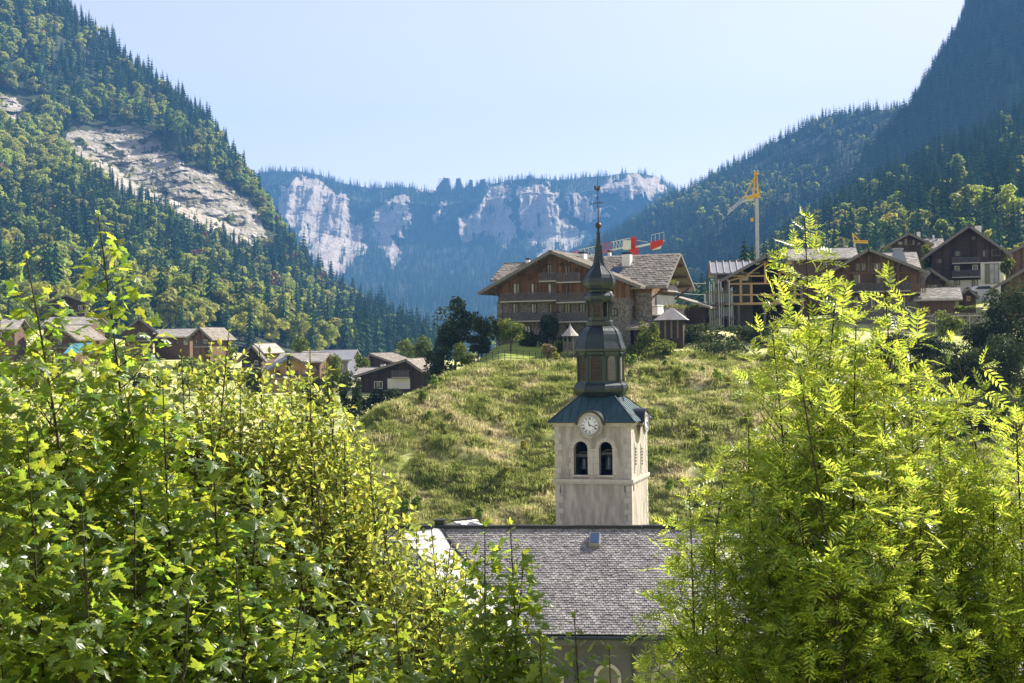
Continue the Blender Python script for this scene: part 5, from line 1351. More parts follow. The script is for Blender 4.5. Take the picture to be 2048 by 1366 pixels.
for i in range(30): 
    xx = v2.x0-.9+(v2.x1-v2.x0+1.8)*i/29; MB().bar((xx, 5.5, v2.zr+.26), (xx, -.5, v2.ze+.26), .05, .10).build('roof_rib', M_metalroof, v2.rt)
for px, py in ((682, 733), (684, 750), (662, 735)): wpx(v2, px, py, 9, 9, frame=M_frame_w)
for i in range(18):
    xx = v2.x0+(v2.x1-v2.x0)*(i+.5)/18; MB().box(xx-.02, xx+.02, -.05, -.003, -1, v2.ze+.2).build('batten', M_metalroof, v2.rt)
v3 = gable_house('dark_roof_chalet', 'dark chalet with steep left roof and brown chimney behind the dark gable chalet', 275, 742, 792, 770, 728, 710, 742, R(-18), 10, wall=M_wood_dk, roof=M_shingle, oh=.8, ofr=.8, tiles=.6)
chim(v3, 756, 706, 716, 5, 4.0, m=M_wood_mid)
v3b = eave_house('brown_roof_cottage', 'small cottage with sunlit brown roof behind the dark-roofed chalet', 290, 762, 788, 770, 720, 711, R(0), 5, 'house', roof=M_rooflight, wall=M_wood_gr)
specs = [
 ('flat_roof_house', 'low pale-roofed house half hidden by shrubs left of the metal-roofed house', 'e', 262, 560, 640, 770, 726, 708, M_rooflight, M_wood_mid),
 ('white_roof_house', 'small house with whitish roof edge in the left village', 'e', 285, 605, 650, 765, 716, 704, M_rooflight, M_white),
 ('curved_roof_house', 'house with long dark roof and pink-lit side wall behind the young shrubs', 'g', 245, 548, 618, 770, 736, 716, M_slate_b, M_timber),
 ('black_gable_house', 'black-boarded gable house at the left end of the lower village row', 'g', 275, 484, 522, 760, 716, 694, M_shingle, M_wood_dk),
 ('orange_gable_house', 'little brown-fronted gable house above the black-boarded one', 'g', 300, 500, 522, 740, 700, 690, M_rooflight, M_wood_mid),
 ('brown_gable_house', 'brown gable house with broad eaves at the foot of the left mountain', 'g', 290, 386, 420, 720, 674, 658, M_shingle, M_wood_mid),
 ('red_brown_chalet', 'brown chalet with balcony behind the tall maple shoot', 'g', 300, 250, 306, 720, 662, 640, M_shingle, M_wood_mid),
 ('long_slab_roof', 'long low house with pinkish slab roof behind the maple shoot', 'e', 305, 88, 178, 720, 652, 636, M_rooflight, M_wood_mid),
 ('dark_hill_chalet', 'dark chalet with blue windows highest on the slope at the left', 'g', 350, 95, 170, 680, 606, 592, M_shingle, M_wood_dk),
 ('low_left_chalet', 'low chalet with dark gable under the long slab roof', 'g', 280, 92, 150, 730, 676, 654, M_shingle, M_wood_mid),
 ('rusty_roof_house', 'house with brown wall at the far left edge', 'e', 300, -30, 30, 720, 660, 640, M_rooflight, M_wood_mid),
 ('grey_slab_house', 'house with grey slab roof between the two gable houses', 'e', 310, 310, 380, 720, 676, 660, M_rooflight, M_wood_mid)]
for nm, lb, k, Y, xl, xr, yb, ye, ya, rm_, wm in specs:
    if k == 'g':
        f = gable_house(nm, lb, Y, xl, xr, yb, ye, ya, (xl+xr)/2, R(random.choice((-12, 8, 14))), 10, 'house', wall=wm, roof=rm_, oh=1.3, ofr=1.2, tiles=.6)
    else: f = eave_house(nm, lb, Y, xl, xr, yb, ye, ya, R(random.choice((-6, 4))), 9, 'house', wall=wm, roof=rm_, tiles=.6)
    n = max(2, int((xr-xl)/16))
    for i in range(n): wpx(f, xl+(xr-xl)*(i+.5)/n, ye+9, 7, 8, panes=2, frame=M_frame_w if i % 2 else M_shutter)
    if k == 'g': bpx(f, xl+2, xr-2, ye+13, ye+19, d=1.0)
aw = empty('blue_awning', P(158, 700, 240), R(5), 'pale blue awning roof behind the maple shoot', 'awning')
MB().prism([(-2.6, 0, -.6), (2.6, 0, -.4), (2.2, 3.0, 1.2), (-1.8, 3.0, 1.0)], (0, 0, .08)).build('canvas', M_blue, aw)
for x in (-2.3, 2.3): MB().tube([(x, .2, -6), (x, .2, -.5)], .05, 5).build('post', M_galv, aw)

# Avoriaz-like stepped apartment towers on the skyline
for i, (px, w, y0, y1) in enumerate(((888, 28, 378, 357), (919, 15, 378, 357), (940, 13, 377, 360), (968, 18, 376, 359), (1015, 18, 372, 360), (1062, 20, 366, 352))):
    Y = 4960; s = Y/F; o = P(px, y0, Y)
    lb = ['widest stepped apartment block on the far skyline, leftmost of the row', 'narrow stepped apartment block second from the left on the far skyline', 'narrow apartment block third from the left on the far skyline', 'pointed apartment block fourth from the left on the far skyline', 'low rounded apartment block on the far skyline above the cliff gap', 'stepped apartment block on the far skyline above the broad cliff']
    a = empty('apartment_block', o, R(-10), lb[i], 'building', 'apartment blocks on the far skyline')
    h = (y0-y1)*s; ww = w*s; m = MB(); n = 6
    for k in range(n):
        q = 1-.06*k-(.18 if k == n-1 else 0); m.box(-ww/2+ww*(.10 if i % 2 == 0 else .02)*k, ww/2-ww*(.02 if i % 2 == 0 else .08)*k, -ww*.3*q, ww*.3, h*k/n-(30 if k == 0 else 0), h*(k+1)/n)
    m.build('stepped_wall', M_wood_gr, a)
    for k in range(n):
        q = 1-.06*k
        for j in range(int(w/4)):
            xx = -ww/2*q+ww*q*(j+.5)/int(w/4); MB().box(xx-1.6, xx+1.6, -ww*.3*q-.35, -ww*.3*q-.05, h*(k+.35)/n, h*(k+.75)/n).build('window', M_glass, a)
    MB().box(-ww*.02, ww*.12, -ww*.12, ww*.1, h+.02, h*1.07).build('lift_housing', M_shingle, a)

# ------------------------------------------------------------------ cranes
def truss(par, a, b, h, n, m, nm, w=.9, r=.07):
    """triangular lattice boom from a to b: each bay its own piece would be a few pixels, so each chord is a part and each bay a brace part"""
    a, b = Vector(a), Vector(b); d = (b-a); up = Vector((0, 0, 1)); side = d.normalized().cross(up).normalized()*w/2
    lo0, lo1 = a-side, b-side; l20, l21 = a+side, b+side; t0, t1 = a+up*h, b+up*h
    for p, q in ((lo0, lo1), (l20, l21), (t0, t1)): MB().bar(p, q, r*2).build('chord', m, par)
    for i in range(n):
        p = lo0.lerp(lo1, i/n); q = lo0.lerp(lo1, (i+1)/n); t = t0.lerp(t1, (i+.5)/n); p2 = l20.lerp(l21, i/n); q2 = l20.lerp(l21, (i+1)/n)
        MB().bar(p, t, r*1.2).bar(t, q, r*1.2).bar(p, q2, r).build('lattice', m, par)
CY = 235
k1 = empty('red_white_crane', P(1268, 560, CY), 0, 'red and white tower crane jib lying behind the big chalet roof', 'crane')
def kl(px, py, dy=0): p = P(px, py, CY)-k1.location; return Vector((p.x, p.y+dy, p.z))
cuts = [(1150, 512), (1163, 509), (1200, 503), (1226, 498), (1262, 492)]
ms = [M_red, M_cwhite, M_red, M_cwhite]
for i in range(4): truss(k1, kl(*cuts[i], dy=(4-i)*3), kl(*cuts[i+1], dy=(3-i)*3), 1.35, (3, 5, 4, 6)[i], ms[i], 'jib', r=.045)
m = kl(1268, 560); t = kl(1268, 492)
for dx in (-.55, .55):
    for dy in (-.55, .55): MB().bar((dx, dy, -12), (dx, dy, t.z-1.2), .18).build('mast_leg', M_cwhite, k1)
for i in range(10):
    z = -6+i*1.1; MB().bar((-.55, -.55, z), (.55, -.55, z+1.1), .1).build('mast_brace', M_cwhite, k1)
MB().box(-.75, .75, -.75, .75, t.z-2.2, t.z-.3).box(-.45, .45, -.45, .45, t.z-.3, t.z+1.5).build('slewing_unit', M_red, k1)
MB().box(-1.7, -.5, -1.1, .1, t.z-.6, t.z+.9).build('operator_cab', M_cwhite, k1)
a_, b_ = kl(1270, 491), kl(1328, 478)
MB().bar(a_+Vector((0, -.5, -.3)), b_+Vector((0, -.5, -.3)), .28).bar(a_+Vector((0, .5, -.3)), b_+Vector((0, .5, -.3)), .28).build('counter_jib', M_cwhite, k1)
c_, d_ = kl(1300, 484), kl(1326, 479)
MB().prism([c_+Vector((0, -.7, 0)), d_+Vector((0, -.7, 0)), d_+Vector((0, -.7, -.9)), c_+Vector((0, -.7, -1.4))], (0, .12, 0)).build('ballast_cover', M_red, k1)
MB().prism([kl(1307, 488)+Vector((0, -.6, 0)), kl(1325, 484)+Vector((0, -.6, 0)), kl(1321, 497)+Vector((0, -.6, 0)), kl(1305, 500)+Vector((0, -.6, 0))], (0, 1.1, 0)).build('ballast_block', M_cwhite, k1)
m = MB()
for px in (1302, 1310, 1318, 1327): q = kl(px, 484-(px-1302)*.22); m.bar(q+Vector((0, -.7, 0)), q+Vector((0, -.7, 1.1)), .06)
m.bar(kl(1302, 484)+Vector((0, -.7, 1.1)), kl(1327, 478)+Vector((0, -.7, 1.1)), .06); m.build('walkway_rail', M_cwhite, k1)
MB().bar(kl(1268, 480), kl(1295, 484), .08).build('tie_rod', M_cwhite, k1)
YC = 225
k2 = empty('yellow_top_crane', P(1516, 560, YC), 0, 'tall crane with grey mast and folded yellow jib above the unfinished house', 'crane')
def kp(px, py, dy=0): p = P(px, py, YC)-k2.location; return Vector((p.x, p.y+dy, p.z))
zt_ = kp(1512, 395).z
MB().box(-.25, .25, -.25, .25, -14, zt_).build('mast', M_galv, k2)
for i in range(16): z = -4+i*(zt_+4)/16; MB().box(-.29, .29, -.29, .29, z-.05, z+.05).build('mast_joint', M_galv, k2)
MB().box(-.5, .5, -.5, .5, zt_, zt_+.45).build('slewing_ring', M_yellow, k2)
for (a_, b_) in (((1506, 392), (1511, 348)), ((1517, 392), (1513, 348))):
    for dy in (-.5, .5): MB().bar(kp(*a_)+Vector((0, dy, 0)), kp(*b_), .16).build('apex_leg', M_yellow, k2)
for py in (362, 376, 388): MB().bar(kp(1508.5-(py-362)*.1, py), kp(1515, py), .12).build('apex_rung', M_yellow, k2)
MB().box(-.35, .35, -.35, .35, kp(1512, 349).z, kp(1512, 345.5).z).build('apex_head', M_yellow, k2)
for dy in (-.35, .35): MB().bar(kp(1511, 350)+Vector((0, dy, 0)), kp(1486, 400)+Vector((0, dy, 0)), .10).build('stay', M_yellow, k2)
MB().bar(kp(1495, 399), kp(1508, 393), .9, .6).build('winch_housing', M_yellow, k2)
truss(k2, kp(1507, 398), kp(1484, 404), .7, 4, M_cwhite, 'jib'); truss(k2, kp(1484, 404), kp(1455, 429), .6, 7, M_galv, 'jib', r=.05)
MB().tube([kp(1505, 400), kp(1504, 440)], .03, 4).build('hoist_rope', M_black, k2); MB().box(kp(1504, 440).x-.2, kp(1504, 440).x+.2, -.2, .2, kp(1504, 443).z, kp(1504, 436).z).build('hook_block', M_yellow, k2)
YD = 290
k3 = empty('small_yellow_crane', P(1709, 520, YD), 0, 'small yellow crane folded above the long pale roof', 'crane')
def kq(px, py): return P(px, py, YD)-k3.location
MB().bar(kq(1709, 525), kq(1709, 485), .35).build('mast', M_galv, k3)
MB().bar(kq(1709, 486), kq(1705, 467), .22).build('apex_leg', M_yellow, k3); MB().bar(kq(1705, 467), kq(1720, 482), .18).build('stay', M_yellow, k3)
truss(k3, kq(1709, 485), kq(1736, 486), .45, 6, M_yellow, 'jib', w=.5, r=.07)
MB().tube([kq(1723, 487), kq(1723, 497)], .03, 4).build('hoist_rope', M_black, k3)

# power line behind the big chalet
pl_ = empty('power_line', P(1410, 640, 230), 0, 'thin overhead cables running to a pole beside the white outbuilding', 'cable')
def pk(px, py, Y=230): return P(px, py, Y)-pl_.location
MB().tube([pk(1411, 650), pk(1410, 588)], [.14, .10], 6).build('pole', M_galv, pl_)
for py in (592, 598, 604): MB().bar(pk(1408, py), pk(1413, py), .10).build('crossarm', M_galv, pl_)
for y0, y1 in ((560, 567), (583, 589)): MB().tube([pk(1345+(1412-1345)*t, y0+(y1-y0)*t+2*math.sin(math.pi*t)) for t in [i/8 for i in range(9)]], .035, 4).build('cable', M_cwhite, pl_)

# ------------------------------------------------------------------ middle-distance shrubs and trees
def crown_mesh(name, c, rx, ry, rz, n, size, mats, seed, lumps=9, flat=.0, core=True):
    """leaf-sized faces spread over uneven lumps; local coordinates round c"""
    r = np.random.default_rng(seed); rr = random.Random(seed)
    cen = np.array([(rr.uniform(-.62, .62), rr.uniform(-.62, .62), rr.uniform(-.70, .66)) for _ in range(lumps)])
    rad = np.array([rr.uniform(.28, .52) for _ in range(lumps)])
    li = r.integers(0, lumps, n); d = r.normal(size=(n, 3)); d /= np.linalg.norm(d, axis=1)[:, None]
    p = cen[li]+d*(rad[li]*r.uniform(.55, 1.12, n)**.6)[:, None]
    p = p*np.array([rx, ry, rz])+np.array(c)
    nr = d+r.normal(size=(n, 3))*.7; nr /= np.linalg.norm(nr, axis=1)[:, None]
    a = np.cross(nr, r.normal(size=(n, 3))); a /= np.linalg.norm(a, axis=1)[:, None]; b = np.cross(nr, a)
    s = size*r.uniform(.55, 1.35, n)[:, None]
    V = np.stack([p-a*s, p+b*s*.55, p+a*s, p-b*s*.55], 1).reshape(-1, 3)
    T = (np.arange(n)*4)[:, None, None]+np.array([[0, 1, 2], [0, 2, 3]])[None]
    return np_mesh(name, V, T.reshape(-1, 3), mats)
_sd = [100]
def plant(name, label, cat, px, py, rxp, ryp, Y, m, dens=1.0, trunk_py=None, size=None, group=None, lumps=None, cone=False):
    _sd[0] += 1; s = Y/F; o = P(px, py, Y); g = gz(o.x, o.y)
    base = Vector((o.x, o.y, g-.1)); rt = empty(name, base, 0, label, cat, group)
    cz_ = o.z-base.z; rx, rz = rxp*s, ryp*s; size = size or s*3.0
    area = rx*rz; n = int(min(9000, dens*area/(size*size)*9+250))
    lm_ = lumps or int(7+math.sqrt(area)*2.2)
    me = crown_mesh('foliage', (0, 0, cz_), rx, rx*.8, rz, n, size, (m,), _sd[0], lm_)
    o2 = link('foliage', me, rt); o2['kind'] = 'stuff'
    tr = MB().tube([(0, 0, -.3), (.05*rx, 0, max(.3, cz_*.5)), (0, .05*rx, cz_)], [max(.05, rx*.07), max(.04, rx*.05), .03], 6)
    for k in range(5):
        a = k*1.3+_sd[0]; tr.tube([(0, 0, cz_*.6+k*.1*rz), (rx*.5*math.cos(a), rx*.4*math.sin(a), cz_+rz*(.1+.1*k))], [max(.03, rx*.03), .015], 4)
    tr.build('trunk', M_bark, rt)
    return rt
plant('dark_round_tree', 'large dark broad tree standing left of the big chalet, partly over the hill edge', 'tree', 908, 655, 46, 66, 174, M_shrub_dk, 1.3)
plant('leafy_tree', 'mid-green leafy tree between the dark tree and the big chalet', 'tree', 962, 652, 30, 42, 176, M_shrub)
plant('leafy_tree', 'smaller grey-green tree at the left wall of the big chalet', 'tree', 992, 655, 16, 28, 173, M_shrub)
plant('pruned_lawn_tree', 'round-crowned small tree on a bare trunk on the sunny lawn', 'tree', 1020, 660, 33, 25, 163, M_shrub, 1.3, lumps=16)
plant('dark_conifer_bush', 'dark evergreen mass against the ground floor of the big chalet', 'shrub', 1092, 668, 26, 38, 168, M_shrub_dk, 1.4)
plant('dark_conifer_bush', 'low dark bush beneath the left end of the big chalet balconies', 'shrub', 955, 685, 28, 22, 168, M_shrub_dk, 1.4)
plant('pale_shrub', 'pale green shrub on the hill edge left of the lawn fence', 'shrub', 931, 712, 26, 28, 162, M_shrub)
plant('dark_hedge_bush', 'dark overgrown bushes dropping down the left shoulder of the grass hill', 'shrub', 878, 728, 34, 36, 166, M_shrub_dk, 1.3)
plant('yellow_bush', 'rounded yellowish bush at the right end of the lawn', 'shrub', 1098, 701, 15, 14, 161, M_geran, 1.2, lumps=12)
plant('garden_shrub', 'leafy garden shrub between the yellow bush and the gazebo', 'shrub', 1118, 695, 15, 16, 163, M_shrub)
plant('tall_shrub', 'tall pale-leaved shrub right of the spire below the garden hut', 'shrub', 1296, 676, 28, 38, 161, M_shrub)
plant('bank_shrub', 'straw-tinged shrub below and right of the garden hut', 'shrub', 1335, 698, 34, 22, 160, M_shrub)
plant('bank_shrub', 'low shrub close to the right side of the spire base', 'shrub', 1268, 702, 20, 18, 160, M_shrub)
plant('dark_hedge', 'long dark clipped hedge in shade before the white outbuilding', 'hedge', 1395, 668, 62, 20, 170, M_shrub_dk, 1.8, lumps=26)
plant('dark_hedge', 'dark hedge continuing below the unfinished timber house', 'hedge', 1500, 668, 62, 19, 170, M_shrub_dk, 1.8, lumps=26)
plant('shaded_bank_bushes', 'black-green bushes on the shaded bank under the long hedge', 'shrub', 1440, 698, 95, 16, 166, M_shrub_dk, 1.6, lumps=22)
for i, (px, py, a, b) in enumerate(((1375, 718, 26, 12), (1435, 722, 30, 13), (1500, 724, 28, 14), (1560, 716, 36, 22), (1610, 728, 30, 16))):
    plant('hilltop_scrub', 'dry pale scrub at the upper edge of the hillside, %s' % ('nearest the spire', 'second from the spire', 'third from the spire', 'tallest of the row', 'under the ash tree top')[i], 'shrub', px, py, a, b, 161, M_shrub, 1.0, group='scrub along the hill top')
plant('garden_tree', 'small light green tree right of the big chalet cross wing', 'tree', 1374, 632, 16, 20, 190, M_shrub)
plant('garden_tree', 'small tree beside the white outbuilding', 'tree', 1394, 622, 18, 22, 205, M_shrub)
plant('house_tree', 'pale green tree between the glazed gable house and the dark barn', 'tree', 1855, 520, 14, 30, 222, M_shrub)
plant('house_tree', 'green bush at the right corner of the dark barn chalet', 'tree', 2012, 532, 18, 18, 205, M_shrub)
plant('yellow_garden_shrub', 'yellowish low shrub before the pale-roofed barn', 'shrub', 1850, 622, 18, 8, 182, M_geran, 1.2)
plant('flat_hedge', 'sunlit flat-topped hedge before the tiny dark hut', 'hedge', 1930, 618, 22, 6, 183, M_shrub, 1.4)
plant('silver_shrub', 'grey-green shrub in front of the retaining wall', 'shrub', 1898, 646, 34, 26, 175, M_shrub, 1.1)
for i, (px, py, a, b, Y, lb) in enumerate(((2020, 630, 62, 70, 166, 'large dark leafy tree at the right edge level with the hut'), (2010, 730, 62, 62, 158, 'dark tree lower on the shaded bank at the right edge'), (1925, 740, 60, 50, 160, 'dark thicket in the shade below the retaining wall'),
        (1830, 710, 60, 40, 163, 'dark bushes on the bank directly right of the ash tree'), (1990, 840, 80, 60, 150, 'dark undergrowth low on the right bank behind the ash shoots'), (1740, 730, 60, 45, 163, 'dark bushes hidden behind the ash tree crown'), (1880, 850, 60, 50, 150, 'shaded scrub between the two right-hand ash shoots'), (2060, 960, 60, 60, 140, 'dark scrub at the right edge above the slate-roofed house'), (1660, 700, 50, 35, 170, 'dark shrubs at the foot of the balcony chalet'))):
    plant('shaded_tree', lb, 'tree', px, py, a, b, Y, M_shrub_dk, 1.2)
plant('ivy_tree', 'tall rough tree rising left of the grass hill beside the village', 'tree', 664, 765, 24, 60, 176, M_shrub)
plant('ivy_tree', 'dark narrow tree in the gap left of the grass hill', 'tree', 702, 800, 24, 58, 172, M_shrub_dk, 1.3)
plant('gap_bush', 'dark bushes under the dark gable chalet at the hill foot', 'shrub', 742, 815, 34, 38, 178, M_shrub_dk, 1.3)
plant('gap_bush', 'dark hedge-like bush right below the dark gable chalet', 'shrub', 795, 795, 36, 22, 190, M_shrub_dk, 1.3)
plant('gap_bush', 'grey-green shrubs left of the dark narrow tree', 'shrub', 640, 820, 34, 40, 168, M_shrub)
plant('round_tree', 'round light tree between the metal roof and the dark gable chalet', 'tree', 727, 730, 21, 22, 262, M_shrub, 1.2)
plant('valley_tree', 'tall green tree right of the dark gable chalet', 'tree', 848, 704, 24, 36, 250, M_shrub)
plant('valley_tree', 'dark tree touching the right roof edge of the dark gable chalet', 'tree', 872, 745, 20, 34, 215, M_shrub_dk)
plant('valley_tree', 'green tree above the ridge of the dark gable chalet', 'tree', 815, 702, 24, 22, 330, M_shrub)
plant('cypress', 'slim dark columnar cypress in the left village', 'tree', 578, 735, 5, 26, 240, M_shrub_dk, 2, lumps=14)
for i, (px, py, a, b, Y, lb) in enumerate(((450, 700, 26, 34, 300, 'green tree left of the black-boarded gable house'), (330, 690, 20, 20, 320, 'small tree between the two brown gable houses'), (205, 665, 24, 34, 330, 'tree directly behind the maple shoot by the slab roof'), (40, 655, 30, 34, 330, 'tree by the far left village edge'),
        (600, 690, 20, 18, 320, 'bush-like tree above the white roof edge'), (505, 765, 40, 25, 230, 'grey-green shrubs below the black-boarded house'), (610, 775, 28, 25, 225, 'shrubs below the metal-roofed house'), (240, 720, 60, 30, 250, 'broad shrubs below the red-brown chalet'), (90, 740, 70, 40, 235, 'broad shrubs below the low left chalet'), (400, 740, 50, 30, 240, 'shrubs under the brown gable house'))):
    plant('village_tree', lb, 'tree', px, py, a, b, Y, M_shrub)
sp_o = link('garden_spruce', SPR[0], None, P(1490, 580, 206)); sp_o.scale = (9.5, 9.5, 8.0); tag(sp_o, 'garden spruce standing just left of the tall crane mast', 'spruce')
sp_o = link('garden_spruce', SPR[1], None, P(1506, 580, 212)); sp_o.scale = (8, 8, 7.2); tag(sp_o, 'narrower garden spruce right behind the first one by the crane mast', 'spruce')

r_ = random.Random(44)
AD = ['rounded', 'broad', 'low', 'tall', 'ragged', 'narrow', 'pale']
for i in range(30):
    px = -20+i*25+r_.uniform(-8, 8); py = r_.uniform(716, 772); Y = 320-(py-716)*2.0
    near = ['the far left village edge', 'the rusty-walled house', 'the low left chalet', 'the blue awning', 'the red-brown chalet', 'the grey slab house', 'the brown gable house', 'the black-boarded gable house', 'the long dark-roofed house', 'the metal-roofed house'][min(9, int(i/3))]
    plant('village_bush', '%s green bush in the gardens by %s, %s of three' % (AD[i % 7], near, ('left', 'middle', 'right')[i % 3]), 'shrub', px, py, r_.uniform(16, 30), r_.uniform(14, 24), Y, M_shrub if i % 3 else M_shrub_dk, 1.0, group='bushes in the village gardens')
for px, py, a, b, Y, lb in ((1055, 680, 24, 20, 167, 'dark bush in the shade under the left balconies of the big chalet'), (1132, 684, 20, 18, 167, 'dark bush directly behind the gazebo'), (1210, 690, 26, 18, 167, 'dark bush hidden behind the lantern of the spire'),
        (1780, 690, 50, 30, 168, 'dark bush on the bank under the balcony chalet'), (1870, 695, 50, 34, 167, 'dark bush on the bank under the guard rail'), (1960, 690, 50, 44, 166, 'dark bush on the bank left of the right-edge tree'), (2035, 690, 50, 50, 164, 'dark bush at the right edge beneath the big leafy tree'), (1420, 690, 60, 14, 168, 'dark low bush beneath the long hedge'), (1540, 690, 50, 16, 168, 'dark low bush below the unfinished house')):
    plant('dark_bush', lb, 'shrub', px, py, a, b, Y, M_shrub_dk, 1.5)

# ------------------------------------------------------------------ foreground saplings
def leaf_maple():
    # palmate five-lobed blade, base at the origin, tip along +y, creased along the lobes and drooping
    pts = [(0, .04), (.16, -.06), (.36, .02), (.27, .16), (.52, .36), (.36, .40), (.34, .52), (.20, .55), (.14, .62), (.16, .78), (0, 1.02), (-.16, .78), (-.14, .62), (-.20, .55), (-.34, .52), (-.36, .40), (-.52, .36), (-.27, .16), (-.36, .02), (-.16, -.06)]
    V = [(0, .30, .035)]+[(x, y, -.22*(x*x)-.16*max(0, y-.4)**1.5-.03*(i % 2)) for i, (x, y) in enumerate(pts)]
    n = len(pts); return np.array(V), np.array([(0, 1+i, 1+(i+1) % n) for i in range(n)])
def leaf_oval(w=.3):
    pts = [(0, 0), (w*.75, .22), (w, .48), (w*.6, .78), (0, 1.0), (-w*.6, .78), (-w, .48), (-w*.75, .22)]
    V = [(0, .45, -.05)]+[(x, y, .12*abs(x)/w*.5-.15*max(0, y-.5)**2) for x, y in pts]
    n = len(pts); return np.array(V), np.array([(0, 1+i, 1+(i+1) % n) for i in range(n)])
def leaf_ash(npair=5, seed=1):
    r = random.Random(seed); V = []; T = []
    def leaflet(bx, by, bz, ang, L, w):
        b = len(V); c, s = math.cos(ang), math.sin(ang)
        for x, y, z in ((0, 0, 0), (w, .35*L, .02*L), (w*.7, .7*L, 0), (0, L, -.10*L), (-w*.7, .7*L, 0), (-w, .35*L, .02*L), (0, .5*L, -.02*L)):
            V.append((bx+x*c+y*s, by-x*s+y*c, bz+z))
        for i in range(6): T.append((b+6, b+i, b+(i+1) % 6))
    for i in range(npair):
        t = .22+.66*i/(npair-1); L = .36*(.8+.4*math.sin(math.pi*min(1, t)))*r.uniform(.85, 1.1); z = -.30*t*t
        for s in (-1, 1): leaflet(0, t, z, s*r.uniform(.85, 1.1), L, .052)
    leaflet(0, .96, -.28, r.uniform(-.1, .1), .34, .052)
    b = len(V)
    for t in (0, .33, .66, .98): V.append((-.006, t, -.30*t*t)); V.append((.006, t, -.30*t*t))
    for i in range(3): T.append((b+2*i, b+2*i+1, b+2*i+3)); T.append((b+2*i, b+2*i+3, b+2*i+2))
    return np.array(V), np.array(T)
LEAF = {'maple': (leaf_maple(), M_maple), 'beech': (leaf_oval(), M_beech), 'ash': (leaf_ash(), M_ash)}
LEAFME = {k: np_mesh('leaf_'+k, v[0][0], v[0][1], (v[1],)) for k, v in LEAF.items()}

